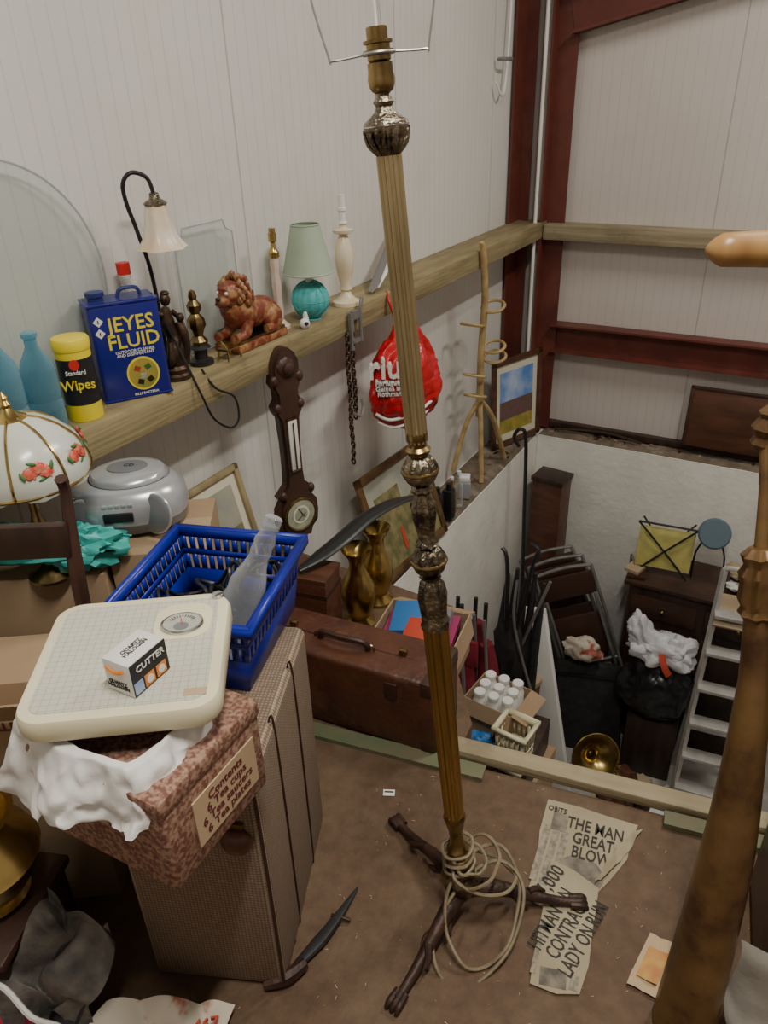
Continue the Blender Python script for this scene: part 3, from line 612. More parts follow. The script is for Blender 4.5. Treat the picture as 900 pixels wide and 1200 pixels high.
b.sweep([(0,.02,.185),(.01,.038,.16),(.03,.03,.135)],[.008,.006,.005],'bronze',X,8); b.sweep([(0,-.02,.185),(.0,-.042,.20),(.012,-.04,.245)],[.008,.006,.005],'bronze',X,8)
b.sweep([(.02,.02,.04),(.028,.026,.09),(.03,.02,.13),(.024,.012,.16)],[.014,.013,.014,.006],'bronze',X,10); b.blob((.012,.012,.013),'bronze',X@TT((.03,.018,.172)),sub=2)
b.sweep([(-.01,-.02,.04),(.018,-.03,.06),(.02,-.024,.11)],[.012,.014,.006],'bronze',X,8)
b.sweep([(.02,-.02,.05),(.03,0,.10),(.02,.02,.14)],[.010,.008,.004],'bronze',X,8,flat=.4)
b.done('bronze_figurine')
b=B(); X=TT((.055,1.675,ZL)); b.lathe([(0,0),(.036,0),(.036,.012),(.02,.018),(.02,.045),(.034,.05),(.022,.06)],'black',X)
b.lathe([(.022,.055),(.026,.07),(.014,.085),(.018,.10),(.026,.115),(.024,.135),(.012,.15),(.018,.16),(.020,.175),(.010,.19),(.012,.20),(.008,.215),(0,.22)],'brass',X,24,8,.06); b.done('brass_candlestick')
b=B(); X=TT((.105,1.745,ZL))
b.box((.04,.06,.004),(0,0,.035),'brasslt',X=X)
for a in (-.016,.016):
    for c_ in (-.025,.025): b.sweep([(a,c_,.036),(a*1.2,c_*1.05,.015),(a*1.3,c_*1.2,0.003)],.003,'brasslt',X,6)
b.sweep([(-.02,-.03,.04),(0,-.035,.065),(.02,-.03,.04)],.003,'brasslt',X,6); b.done('brass_trivet')
# lion statue
b=B(); X=TT((.060,1.915,ZL),(0,0,90),(1.16,1.08,1.16))
b.box((.215,.095,.022),(0,0,.011),'terra',bev=.004,X=X); b.box((.205,.085,.008),(0,0,.026),'brass',X=X)
b.sweep([(.085,0,.065),(.05,0,.078),(0,0,.082),(-.045,0,.095),(-.065,0,.125)],[.036,.042,.038,.046,.040],'terra',X,14)
b.blob((.036,.034,.034),'terra',X@TT((-.074,-.004,.150)),amp=.1,sub=3)
for k in range(90):
    a=random.uniform(0,6.28); c_=random.uniform(-.95,.95); rr=math.sqrt(1-c_*c_)
    px_,py_,pz_=-.048+.040*rr*math.cos(a),.046*rr*math.sin(a),.140+.056*c_
    if px_<-.076 and pz_>.118: continue
    b.blob((.010,.010,.013),'manegold' if k%2 else 'terra',X@TT((px_,py_,pz_)),sub=1)
b.blob((.018,.022,.015),'terra',X@TT((-.106,-.004,.138)),sub=2); b.blob((.006,.009,.005),'black',X@TT((-.123,-.004,.147)),sub=2); b.sweep([(-.118,-.018,.132),(-.123,-.004,.128),(-.118,.012,.132)],.003,'maroon',X,6)
b.box((.03,.03,.012),(-.092,-.004,.170),'terra',rot=(0,-20,0),bev=.005,X=X)
for s_ in (-1,1):
    b.blob((.005,.005,.005),'white',X@TT((-.105,s_*.015-.004,.158)),sub=2)
    b.sweep([(-.045,s_*.030,.075),(-.06,s_*.032,.045),(-.085,s_*.030,.038),(-.108,s_*.030,.038)],[.020,.015,.012,.015],'terra',X,10)
    b.blob((.038,.022,.036),'terra',X@TT((.062,s_*.032,.060)),sub=3); b.sweep([(.07,s_*.04,.035),(.04,s_*.045,.036),(.018,s_*.042,.038)],[.013,.012,.013],'terra',X,8)
b.sweep([(.10,0,.06),(.105,.01,.045),(.10,-.03,.045),(.06,-.052,.045)],[.008,.007,.006,.012],'manegold',X,8)
b.done('lion_statue')
b=B(); X=TT((.045,2.09,ZL))
b.lathe([(0,0),(.034,0),(.034,.01),(.022,.02),(.014,.03)],'marble',X); b.lathe([(.014,.03),(.017,.06),(.013,.10),(.016,.14),(.013,.19),(.016,.21),(.013,.24)],'marble',X,24,6,.08)
b.lathe([(.018,.235),(.018,.25),(.010,.26),(.008,.28),(.014,.285),(.014,.31),(.011,.312),(.011,.325),(0,.326)],'brasslt',X); b.done('candlestick_lamp')
b=B(); X=TT((.075,2.235,ZL))
b.lathe([(0,0),(.035,0),(.035,.006)],'turq',X); b.blob((.066,.066,.062),'turq',X@TT((0,0,.068)),sub=4)
for k in range(12): b.torus(.0665,.0012,'turq',X@TT((0,0,.068),(k*31,k*47,0),(1,1,.95)),24,5)
b.lathe([(.012,.115),(.012,.16),(0,.16)],'white',X)
b.open_lathe([(.088,.160),(.086,.167),(.050,.310),(.049,.318)],'sage',X,48); b.torus(.088,.0025,'sage',X@TT((0,0,.161))); b.torus(.049,.0025,'sage',X@TT((0,0,.317)))
b.done('ball_base_lamp')
b=B(); X=TT((.085,2.455,ZL))
b.lathe([(0,0),(.052,0),(.052,.014),(.036,.022),(.024,.034),(.016,.05),(.024,.058),(.020,.075),(.030,.12),(.036,.16),(.034,.20),(.022,.235),(.014,.25),(.036,.258),(.038,.268),(.014,.275),(.012,.29)],'alab',X,36)
b.lathe([(.018,.288),(.018,.294),(.013,.296),(.013,.33),(.018,.332),(.018,.342),(.013,.344),(.013,.385),(0,.386)],'white',X); b.done('alabaster_lamp')
b=B(); b.sweep([(.09,2.62,ZL+.010),(.07,2.78,.86),(.03,2.94,.94),(-.02,3.06,1.00)],[.010,.036,.034,.004],'greyst',None,10,flat=.25); b.sweep([(.105,2.66,ZL+.020),(.09,2.78,.875),(.06,2.88,.93)],[.003,.012,.003],'white',None,8,flat=.4); b.done('carving_knife')
b=B(); b.blob((.018,.018,.018),'white',TT((.125,2.12,ZL+.016)),sub=3); b.blob((.008,.008,.006),'black',TT((.140,2.11,ZL+.020)),sub=2); b.blob((.010,.010,.026),'white',TT((.117,2.14,ZL+.026)),sub=2,amp=.3); b.done('china_ornament')

b=B(); b.box((.014,.07,.03),(.148,2.41,.765),'greyst'); b.box((.012,.02,.14),(.150,2.375,.71),'greyst'); b.box((.012,.07,.014),(.152,2.41,.67),'greyst'); b.sweep([(.155,2.435,.66),(.155,2.435,.77),(.155,2.45,.82)],.007,'greyst',None,8)
for st_,(y0,z1) in enumerate([(2.345,.18),(2.38,.36)]):
    z=.70; k=0
    while z>z1:
        b.torus(.008,.0036,'bronze',TT((.148,y0+.003*math.sin(z*30),z),(90,0,90*(k%2)),(1,1.5,1)),10,5); z-=.018; k+=1
b.sweep([(.15,2.35,.40),(.155,2.40,.37),(.15,2.43,.40),(.15,2.42,.43)],.006,'wire',None,6); b.done('chain_hoist')
# red carrier bag hung from the ledge
b=B(); X=TT((.19,2.71,.435))
def bagf(u,v):
    a=u*2*math.pi; t=v; prof=[.02,.08,.135,.175,.20,.215,.21,.17,.05]; i=min(int(t*8),7); w=prof[i]+(prof[i+1]-prof[i])*(t*8-i)
    w*=1+.07*math.sin(a*7+3*t)*(1-t)+.04*math.sin(a*13+9*t)
    p=Vector((w*.55*math.cos(a),w*math.sin(a),.26-.47*t)); n_=noise.noise_vector(Vector((p.x*7,p.y*12,p.z*6)))*.030+noise.noise_vector(p*32)*.010
    return p+n_*(1 if .03<t else .2)
b.grid(bagf,96,56,'redbag',X)
for s_ in (-1,1): b.sweep([(-.01,s_*.03,.22),(-.04,s_*.045,.32),(-.07,s_*.01,.345)],[.022,.014,.01],'redbag',X,8,flat=.4)
Xt=X@TT((.045,-.185,.045),(90,0,33))
b.text('riu',.12,'white',Xt@TT((-.03,.055,-.006)),ext=.022); b.text('Portuguese\nGuinea and\nRothmans',.026,'white',Xt@TT((-.01,-.020,.004)),ext=.022)
b.sweep([(-.02,-.215,-.09),(.04,-.19,-.115),(.11,-.08,-.10),(.12,.06,-.08)],.007,'white',X,6); b.sweep([(-.02,-.20,-.13),(.04,-.17,-.155),(.10,-.06,-.14),(.10,.06,-.12)],.006,'white',X,6)
b.done('red_carrier_bag',ang=180)

# ---------------------------------------------------------------- banjo barometer
b=B()
ol=[(0,.0),(.02,.012),(.035,.022),(.05,.02),(.06,.05),(.085,.075),(.09,.12),(.086,.165),(.065,.195),(.080,.215),(.06,.235),(.040,.255),(.036,.30),(.036,.42),(.042,.52),(.058,.545),(.062,.565),(.045,.59),(.046,.62),(.062,.65),(.056,.68),(.056,.715),(.042,.745),(.02,.765),(0,.77)]
pol=[(w,z) for w,z in ol]+[(-w,z) for w,z in reversed(ol[1:-1])]
b.prism(pol,0,.03,'walnut',TT(rot=(90,0,90)))
b.prism([(x*.8,z*.97+.01) for x,z in pol],.028,.042,'walnut',TT(rot=(90,0,90)))
Xd=TT((.042,0,.13),(0,90,0)); b.disc(.068,.006,'brass',Xd,40); b.torus(.064,.005,'brass',Xd@TT((0,0,.006)),40); b.disc(.060,.0075,'mirrorg',Xd,40); b.disc(.036,.009,'dialw',Xd,32); b.disc(.028,.0096,'mirrorg',Xd,32)
b.box((.001,.003,.05),(.053,.0,.14),'black',rot=(30,0,0)); b.box((.001,.002,.04),(.054,.0,.125),'brass',rot=(-60,0,0))
b.box((.008,.036,.20),(.046,0,.41),'dialw',bev=.002); b.box((.004,.005,.18),(.052,0,.41),'leatherd'); b.box((.006,.044,.008),(.047,0,.315),'brass'); b.box((.006,.044,.008),(.047,0,.515),'brass')
b.blob((.02,.038,.04),'walnut',TT((.035,0,.70)),sub=3,amp=.2); b.lathe([(.020,0),(.020,.012),(.01,.018),(0,.018)],'walnut',TT((.05,0,.70),(0,90,0)))
for s_ in (-1,1):
    b.blob((.014,.018,.022),'walnut',TT((.035,s_*.050,.66)),sub=2); b.blob((.014,.016,.020),'walnut',TT((.035,s_*.047,.56)),sub=2); b.blob((.014,.016,.020),'walnut',TT((.035,s_*.060,.22)),sub=2)
b.done('barometer',loc=(.137,1.945,.045),rot=(0,0,-22),sc=(.95,.95,.95))

# ---------------------------------------------------------------- rattan stand
b=B()
b.sweep([(.155,3.58,.83),(.155,3.60,.78),(.155,3.64,.55),(.13,3.67,.25),(.12,3.70,.05),(.11,3.72,-.12)],[.010,.017,.018,.018,.020,.020],'rattan',None,10)
for e in [(.0,3.62,-.44),(.16,4.02,-.495),(.16,3.66,-.495)]:
    p0=Vector((.115,3.71,-.02)); e=Vector(e); mdd=(p0+e)/2+Vector((0,0,.07)); b.sweep([p0,mdd,e],.015,'rattan',None,8)
for (y,z,s_) in [(3.64,.50,1),(3.65,.42,-1),(3.67,.28,1),(3.69,.14,-1),(3.69,.22,1),(3.71,.02,-1)]:
    b.torus(.058,.008,'rattan',TT((.145+.035*s_,y+s_*.055,z),(18*s_,0,0),(1,1,1)),20,6)
b.done('rattan_stand')

# ---------------------------------------------------------------- pictures
def picture(name,c0,c1,up,fw,fm,layers):
    c0,c1,up=Vector(c0),Vector(c1),Vector(up); ux=(c1-c0); w=ux.length; ux.normalize(); h=up.length; uy=up.normalized(); n_=ux.cross(uy)
    X=Matrix(((ux.x,uy.x,n_.x,c0.x),(ux.y,uy.y,n_.y,c0.y),(ux.z,uy.z,n_.z,c0.z),(0,0,0,1)))
    b=B(); t=.018
    b.box((w,fw,t),(w/2,fw/2,t/2),fm,bev=.004); b.box((w,fw,t),(w/2,h-fw/2,t/2),fm,bev=.004); b.box((fw,h,t),(fw/2,h/2,t/2),fm,bev=.004); b.box((fw,h,t),(w-fw/2,h/2,t/2),fm,bev=.004)
    b.box((w-.01,h-.01,.004),(w/2,h/2,.004),'mount')
    iw,ih=w-2*fw,h-2*fw
    for k,(u0,u1,v0,v1,mm) in enumerate(layers):
        b.box((iw*(u1-u0),ih*(v1-v0),.001),(fw+iw*(u0+u1)/2,fw+ih*(v0+v1)/2,.0075+.0008*k),mm)
    return b.done(name,X=X)
picture('framed_painting',(.045,4.08,-.495),(.22,4.47,-.495),(-.03,-.02,.56),.035,'mahog',[(.1,.9,.1,.9,'skyblue'),(.1,.9,.1,.42,'field'),(.1,.9,.28,.52,'poppy')])
picture('gilt_framed_landscape',(.185,2.50,-.495),(.185,3.10,-.495),(-.15,.03,.49),.04,'gilt',[(0,1,0,1,'land'),(0,1,.6,1,'landsky'),(.1,.5,.3,.8,'land'),(.6,.7,.2,.5,'dkwood'),(.35,.4,.1,.35,'redpr')])
picture('small_picture_frame',(.10,1.50,.004),(.10,1.80,.004),(-.09,.0,.39),.022,'beamwood',[(.12,.88,.1,.9,'land'),(.12,.88,.5,.9,'landsky')])
b=B(); b.box((.80,.012,.36),(.40,0,.18),'mahog',bev=.003); b.box((.82,.02,.02),(.40,0,.35),'walnut',bev=.003); b.box((.02,.02,.36),(0,0,.18),'walnut',bev=.003); b.done('wooden_board',loc=(1.09,4.55,-.44),rot=(-7,0,0))
b=B()
for (x,y,h,r_) in [(.14,3.13,.17,.028),(.17,3.20,.17,.028)]:
    b.box((r_*2,r_*2,h),(x,y,-.495+h/2),'black',bev=.008); b.lathe([(.014,0),(.014,.035),(0,.035)],'black',TT((x,y,-.495+h)))
b.done('spray_bottle')
for (x,y,h,r_,mm) in [(.155,3.27,.20,.026,'brownb'),(.16,3.35,.20,.024,'glass')]:
    b=B(); bottle(b,TT((x,y,-.497)),r_,h,mm); b.lathe([(.011,h-.012),(.011,h+.008),(0,h+.008)],'white',TT((x,y,-.497)),16); b.done('glass_bottle')
b=B(); b.box((.07,.07,.10),(0,0,.05),'silver',bev=.01); b.box((.06,.06,.03),(0,0,.115),'tissue',bev=.004); b.done('storage_jar',loc=(.145,3.46,-.497),rot=(0,0,20))
random.seed(11)
b=B()
for k in range(60):
    if k<30: p=(random.uniform(.05,.18),random.uniform(2.6,4.5),-.495)
    else: p=(random.uniform(.25,1.8),random.uniform(4.53,4.6),-.498)
    b.box((random.uniform(.01,.05),random.uniform(.005,.02),.006),p,random.choice(['dkwood','junk','tan','junk']),rot=(0,random.uniform(-10,10),random.uniform(0,180)))
b.sweep([(.3,4.55,-.48),(.6,4.57,-.46),(.85,4.55,-.48)],.008,'dkwood'); b.done('loose_debris')

# ---------------------------------------------------------------- vases + strap
def vase(b,X): b.lathe([(0,0),(.048,0),(.050,.01),(.038,.025),(.034,.035),(.046,.07),(.054,.11),(.050,.15),(.032,.19),(.024,.22),(.027,.245),(.040,.265),(.048,.28),(.044,.278),(.02,.24)],'brasslt',X,36)
b=B(); vase(b,TT()); b.done('brass_vase',loc=(.575,1.665,.001))
b=B(); vase(b,TT()); b.done('brass_vase',loc=(.565,1.80,.001))
b=B(); b.sweep([(.50,1.47,.295),(.53,1.55,.31),(.55,1.64,.325),(.56,1.76,.335),(.58,1.90,.325),(.61,2.02,.30)],[.010,.028,.031,.031,.027,.010],'black',None,12,flat=.35)
b.sweep([(.49,1.45,.30),(.46,1.44,.295),(.45,1.48,.28)],.005,'brass'); b.done('leather_strap')
b=B(); W,D,H=.56,.17,.232
b.box((W,D,H),(-W/2,D/2,H/2),'leather',bev=.014,seg=3); b.sweep([(-W+.01,D*.45,.012),(-.005,D*.45,.012),(.001,D*.45,.03),(.001,D*.45,H-.03),(-.006,D*.45,H-.004),(-W+.01,D*.45,H)],.004,'leatherd',None,6,straight=True)
for x in (-.12,-.44): b.box((.035,.012,.05),(x,.002,H-.05),'leatherd',bev=.003); b.box((.02,.014,.03),(x,D*.5,H+.002),'brass',bev=.002)
b.sweep([(-.35,D*.4,H+.002),(-.34,D*.35,H+.028),(-.28,D*.3,H+.034),(-.22,D*.35,H+.028),(-.21,D*.4,H+.002)],.008,'leatherd',None,8)
for x in (-.355,-.205): b.torus(.012,.003,'brass',TT((x,D*.4,H+.006),(90,0,0)),12,6)
for s_ in (0,-W):
    for z in (.0,H): b.box((.05,D+.003,.05),(s_+(-.024 if s_==0 else .024),D/2,abs(z-.024)),'leatherd',bev=.012)
b.done('leather_suitcase',loc=(1.035,1.268,.001),rot=(0,0,5))
b=B(); b.box((.12,.11,.275),(0,0,.1375),'leather',bev=.008); b.box((.122,.112,.012),(0,0,.22),'leatherd'); b.box((.122,.112,.01),(0,0,.271),'mahog'); b.done('wooden_case',loc=(.520,1.515,.001),rot=(0,0,10))
carton('open_carton',.24,.21,.135,(.835,1.575,.001),8,(1,1,1,1),(150,170,120,150),.07)
b=B(); b.box((.21,.16,.02),(.835,1.575,.115),'pinkp',rot=(4,-4,12)); b.box((.12,.13,.025),(.80,1.60,.140),'bluepr',rot=(6,-8,18),bev=.003); b.box((.11,.09,.025),(.86,1.555,.142),'redpr',rot=(6,-6,10),bev=.003); b.box((.18,.15,.10),(.835,1.575,.055),'blackcloth',rot=(0,0,8)); b.box((.05,.12,.02),(.89,1.60,.150),'silverd',rot=(0,-10,14)); b.done('book_stack')

# ---------------------------------------------------------------- lower level: near stack
closedbox('packing_carton',.42,.40,.62,(.81,2.38,-2.4),4)
closedbox('packing_carton',.40,.38,.62,(.81,2.38,-1.779),-3)
b=B(); b.box((.36,.34,.17),(0,0,.085),'dkwood',bev=.004); b.done('wooden_box',loc=(.81,2.37,-1.157),rot=(0,0,2))
carton('bottle_carton',.22,.19,.22,(.80,2.36,-.985),-6,(1,1,0,0),(160,105,100,110),.07)
b=B()
for i in range(3):
    for j in range(3):
        X=TT((.740+.062*i,2.30+.060*j,-.975)); b.lathe([(0,0),(.027,0),(.028,.01),(.028,.20),(.022,.212),(.022,.230),(.024,.232),(.024,.248),(.020,.252),(0,.252)],'white',X,20)
b.done('white_bottles')
basket('plastic_crate',(.11,.10),(.125,.115),.23,'cream',(.935,2.215,-.985),-6,(5,4))
b=B(); b.blob((.06,.04,.05),'bluepr',TT((.79,2.215,-.925)),amp=.3,fr=3,ridge=.2,zmin=-.055,seed=4); b.done('blue_bag')
b=B(); b.lathe([(0,0),(.146,0),(.148,.01),(.146,.02),(.146,.21),(.150,.22),(.146,.23),(.146,.43),(.150,.44),(.146,.45),(.146,.63)],'rust',None,40); b.lathe([(.150,.62),(.153,.63),(.153,.655),(.146,.662),(0,.664)],'tan',None,40); b.lathe([(.1475,.12),(.1475,.17)],'white',None,40); b.done('storage_drum',loc=(.50,3.55,-2.399),sc=(1.0,1.0,1.12))
b=B(); b.box((.17,.035,1.22),(0,0,.61),'foam',bev=.006); b.done('foam_board',loc=(.85,3.42,-2.395),rot=(-8,-17,-8))
b=B()
for z,r_ in [(0.003,.09),(.07,.10),(.14,.115),(.20,.13)]: b.torus(r_,.0035,'alu',TT((0,0,z)),30,6)
for k in range(20):
    a=k*math.pi/10; b.sweep([(.09*math.cos(a),.09*math.sin(a),.003),(.13*math.cos(a),.13*math.sin(a),.20)],.0025,'alu',None,5,straight=True)
b.done('wire_basket',loc=(.66,3.14,-2.399))
b=B(); b.open_lathe([(.02,0),(.03,.03),(.06,.06),(.11,.085),(.145,.095),(.15,.092)],'brasslt',None,36); b.lathe([(.018,-.10),(.02,0),(.0,0.01)],'brass'); b.torus(.15,.006,'brasslt',TT((0,0,.094)),36); b.done('gramophone_horn',loc=(.965,3.66,-2.245),rot=(62,0,38),solid=.003)
b=B(); b.box((.40,.06,.68),(0,0,.34),'blackcloth',bev=.02); b.box((.405,.02,.02),(0,-.03,.60),'black'); b.sweep([(-.06,-.03,.67),(-.04,-.03,.72),(.04,-.03,.72),(.06,-.03,.67)],.008,'black'); b.done('portfolio_bag',loc=(.92,3.84,-2.398),rot=(-5,-6,10))
b=B(); b.box((.86,.36,1.20),(0,0,.60),'dkwood',bev=.006); b.box((.92,.41,.03),(0,0,1.215),'walnut',bev=.008); b.box((.90,.39,.06),(0,0,.03),'walnut',bev=.006)
for x in (-.215,.215):
    b.box((.38,.012,.80),(x,-.183,.52),'walnut',bev=.004); b.box((.28,.012,.66),(x,-.189,.52),'dkwood',bev=.006); b.box((.38,.014,.15),(x,-.183,1.06),'walnut',bev=.004); b.blob((.014,.014,.014),'brass',TT((x,-.20,1.06)),sub=2)
b.done('wooden_cabinet',loc=(1.41,4.27,-2.399))
ZC=-2.399+1.232
b=B(); b.box((.36,.012,.28),(0,0,.19),'yellowp',bev=.003,rot=(-12,0,0))
for s_ in (-1,1): b.sweep([(-.17*s_,-.03,.0),(.0,-.04,.19),(.19*s_,-.03,.38)],.007,'black',None,6); b.sweep([(-.2*s_,.06,.0),(.02*s_,.05,.2),(.17*s_,.05,.38)],.006,'black',None,6)
b.sweep([(-.19,-.03,.38),(.19,-.03,.38)],.007,'black',None,6,straight=True); b.done('folding_stool',loc=(1.13,4.23,ZC),rot=(0,0,5),sc=(.88,.88,.92))
b=B(); b.lathe([(0,0),(.085,0),(.09,.01),(.09,.045),(.08,.055),(0,.055)],'bluegrey',TT((0,0,.34),(65,20,0)))
for s_ in (-1,1): b.sweep([(.02*s_,0,.34),(.08*s_,.02,.18),(.08*s_,.02,.002)],.006,'black',None,6)
b.done('round_stool',loc=(1.38,4.25,ZC))
b=B()
for k in range(16): b.blob((random.uniform(.03,.05),random.uniform(.03,.05),random.uniform(.02,.04)),['white','blackcloth','blackcloth','tan'][k%4],TT((1.60+random.uniform(-.08,.20),4.25+random.uniform(-.08,.08),ZC+.03+random.uniform(0,.14))),amp=.3,sub=3)
b.done('shoe_pile')
b=B(); b.box((.10,.26,.02),(0,0,.01),'leatherd',rot=(0,0,10)); b.box((.09,.14,.02),(.0,-.03,.03),'tan',rot=(0,0,-14)); b.box((.07,.1,.04),(.0,.03,.05),'alu',rot=(0,0,25)); b.done('tin_tray',loc=(.99,4.05+.17,ZC))
b=B(); b.box((.30,.24,.46),(0,0,.23),'dkwood',bev=.01); b.done('wooden_crate',loc=(1.27,3.90,-2.399),rot=(0,0,6))
b=B(); b.blob((.21,.15,.22),'binbag',None,amp=.2,fr=1.8,ridge=.10,sub=5,zmin=-.20,seed=3); b.done('bin_bag',loc=(1.25,3.86,-1.735))
b=B(); b.blob((.18,.12,.10),'carrier',None,amp=.45,fr=1.8,ridge=.16,sub=5,seed=8,zmin=-.05); b.blob((.07,.06,.13),'carrier',TT((-.12,0,.08),(0,-25,0)),amp=.4,fr=2,ridge=.15,sub=4,seed=2); b.blob((.08,.07,.09),'carrier',TT((.10,-.03,.04),(0,25,0)),amp=.5,fr=2,ridge=.15,sub=4,seed=5); b.sweep([(.02,-.12,.06),(.05,-.15,.0),(.08,-.14,-.06)],.02,'redpr',None,8,flat=.2); b.done('carrier_bag',loc=(1.25,3.86,-1.45))
b=B(); random.seed(33)
for k in range(16):
    b.box((random.uniform(.06,.18),random.uniform(.05,.09),random.uniform(.04,.10)),(random.uniform(1.16,1.36),random.uniform(3.42,3.60),-2.36+.045*(k%4)),random.choice(['junk','rust','mahog','dkwood','tan']),rot=(random.uniform(-12,12),random.uniform(-12,12),random.uniform(0,180)),bev=.004)
b.done('timber_offcuts')
b=B(); H=1.62
def rail(p0,p1): b.sweep([p0,p1],.018,'alu',None,4,straight=True)
rail((-.13,-.12,0),(-.10,.06,H)); rail((.15,-.12,0),(.10,.06,H)); rail((-.14,.24,0),(-.09,.10,H-.25)); rail((.15,.24,0),(.09,.10,H-.25))
for k in range(6):
    t=(.12+.145*k); y=-.12+.18*t; w=.28-.08*t; b.box((w,.085,.022),(.01*(1-t),y-.01,H*t),'alu',bev=.003)
b.box((.21,.20,.02),(0,.07,H*.84),'tan',bev=.003,rot=(30,0,0)); b.sweep([(-.10,.06,H-.01),(-.085,.06,H+.015),(.085,.06,H+.015),(.10,.06,H-.01)],.013,'alu',None,8)
for t in (.3,.6): b.sweep([(-.14+.04*t,.24-.18*t,H*.8*t),(.15-.04*t,.24-.18*t,H*.8*t)],.01,'alu',None,6,straight=True)
b.done('step_ladder',loc=(1.60,3.74,-2.397),rot=(0,0,6))
b=B(); b.box((.20,.16,1.66),(0,0,.83),'mahog',bev=.005); b.box((.22,.18,.03),(0,0,1.66),'dkwood',bev=.005); b.done('narrow_cupboard',loc=(.36,4.38,-2.399),rot=(0,0,-6))
def fchair(name,loc,rot):
    b=B(); w,h=.36,.80
    for x in (-w/2,w/2): b.sweep([(x,0,0),(x,0,h*.5),(x*.96,0,h)],.011,'chairm',None,8)
    b.sweep([(-w/2*.96,0,h),(0,-.005,h+.02),(w/2*.96,0,h)],.011,'chairm',None,8)
    for x in (-w/2+.03,w/2-.03): b.sweep([(x,-.04,.02),(x,-.035,h*.78)],.010,'chairm',None,8,straight=True)
    b.box((w-.08,.02,.30),(0,-.02,h*.42),'leatherd',bev=.008); b.box((w-.03,.018,.16),(0,-.004,h*.86),'leatherd',bev=.008)
    b.sweep([(-w/2,0,.12),(w/2,0,.12)],.009,'chairm',None,6,straight=True); b.sweep([(-w/2+.03,-.04,.03),(w/2-.03,-.04,.03)],.009,'chairm',None,6,straight=True)
    return b.done(name,loc=loc,rot=rot)
fchair('folding_chair',(.77,4.12,-1.90),(-10,-24,18)); fchair('folding_chair',(.82,4.05,-1.90),(-8,-21,20)); fchair('folding_chair',(.87,3.98,-1.90),(-6,-19,22))
b=B(); b.box((.46,.36,.48),(0,0,.24),'dkwood',bev=.006); b.box((.48,.38,.02),(0,0,.48),'walnut',bev=.004); b.done('wooden_chest',loc=(.71,4.09,-2.399))
b=B(); b.blob((.12,.06,.08),'print',None,amp=.35,fr=1.8,ridge=.15,sub=4,seed=12,zmin=-.07); b.done('magazine_pile',loc=(.80,3.84,-1.60))
b=B()
for k,(x,y) in enumerate([(0,0),(.09,.03),(.05,-.06),(.16,.0)]):
    b.sweep([(x,y,0),(x+.01,y,.5),(x+.02,y+.01,1.0),(x+.01,y,1.42-.05*k)],[.03,.06,.065,.035],'burg',None,12)
    b.sweep([(x,y,1.32),(x+.01,y,1.52)],.012,'black',None,8,straight=True); b.sweep([(x+.05,y-.04,.6),(x+.02,y-.05,1.45)],.010,'greyst',None,8,straight=True)
b.box((.16,.03,.16),(.08,-.09,1.25),'burg',bev=.01); b.done('camping_chair',loc=(.36,3.02,-2.399),rot=(-2,-3,0))
b=B()
for k in range(5):
    x=.05*k; b.sweep([(x,0,.0),(x+.01,.02*k,.6),(x+.04,.02,1.2),(x+.07,.0,1.60+.05*(k%2))],[.022,.03,.028,.010],'blackcloth',None,8)
b.sweep([(.0,0,.9),(.15,-.04,1.3),(.2,0,1.7),(.22,.02,1.78),(.17,.03,1.80)],.011,'black',None,8); b.sweep([(.20,0,.7),(.1,-.04,1.2),(.06,0,1.66),(.02,.02,1.74)],.011,'black',None,8)
b.sweep([(.10,0,.9),(.24,-.03,1.4),(.30,0,1.62)],.009,'greyst',None,8); b.sweep([(.26,0,.8),(.14,-.05,1.3),(.12,0,1.58)],.009,'greyst',None,8)
b.blob((.09,.06,.25),'blackcloth',TT((.10,.0,1.10)),amp=.3,sub=3); b.torus(.07,.014,'black',TT((.02,-.03,.08),(0,90,0)),20,8); b.torus(.07,.014,'black',TT((.20,-.03,.08),(0,90,0)),20,8)
b.done('pushchair',loc=(.42,3.28,-2.399))
b=B(); b.sweep([(.28,3.93,-.36),(.25,3.92,-.30),(.28,3.93,-.25),(.315,3.94,-.32),(.33,3.95,-.8),(.35,3.95,-1.4),(.37,3.95,-2.39)],.011,'black',None,8); b.done('walking_stick')
b=B(); random.seed(21)
for k in range(110):
    x=random.uniform(.95,1.9); y=random.uniform(2.9,3.75); s_=random.uniform(.01,.05)
    b.box((s_*random.uniform(1,3),s_,s_*.4),(x,y,-2.399+s_*.25),random.choice(['junk','dkwood','tan','foam','concrete']),rot=(random.uniform(-10,10),random.uniform(-10,10),random.uniform(0,180)))
b.done('floor_debris')
b=B(); b.box((.30,.22,.03),(0,0,.015),'tan',rot=(0,0,0)); b.box((.07,.26,.10),(-.05,0,.08),'white',bev=.005); b.box((.07,.26,.10),(.04,0,.08),'white',bev=.005); b.box((.25,.05,.10),(0,.16,.05),'foam'); b.done('white_slatted_box',loc=(1.50,3.28,-2.399),rot=(0,0,-6))

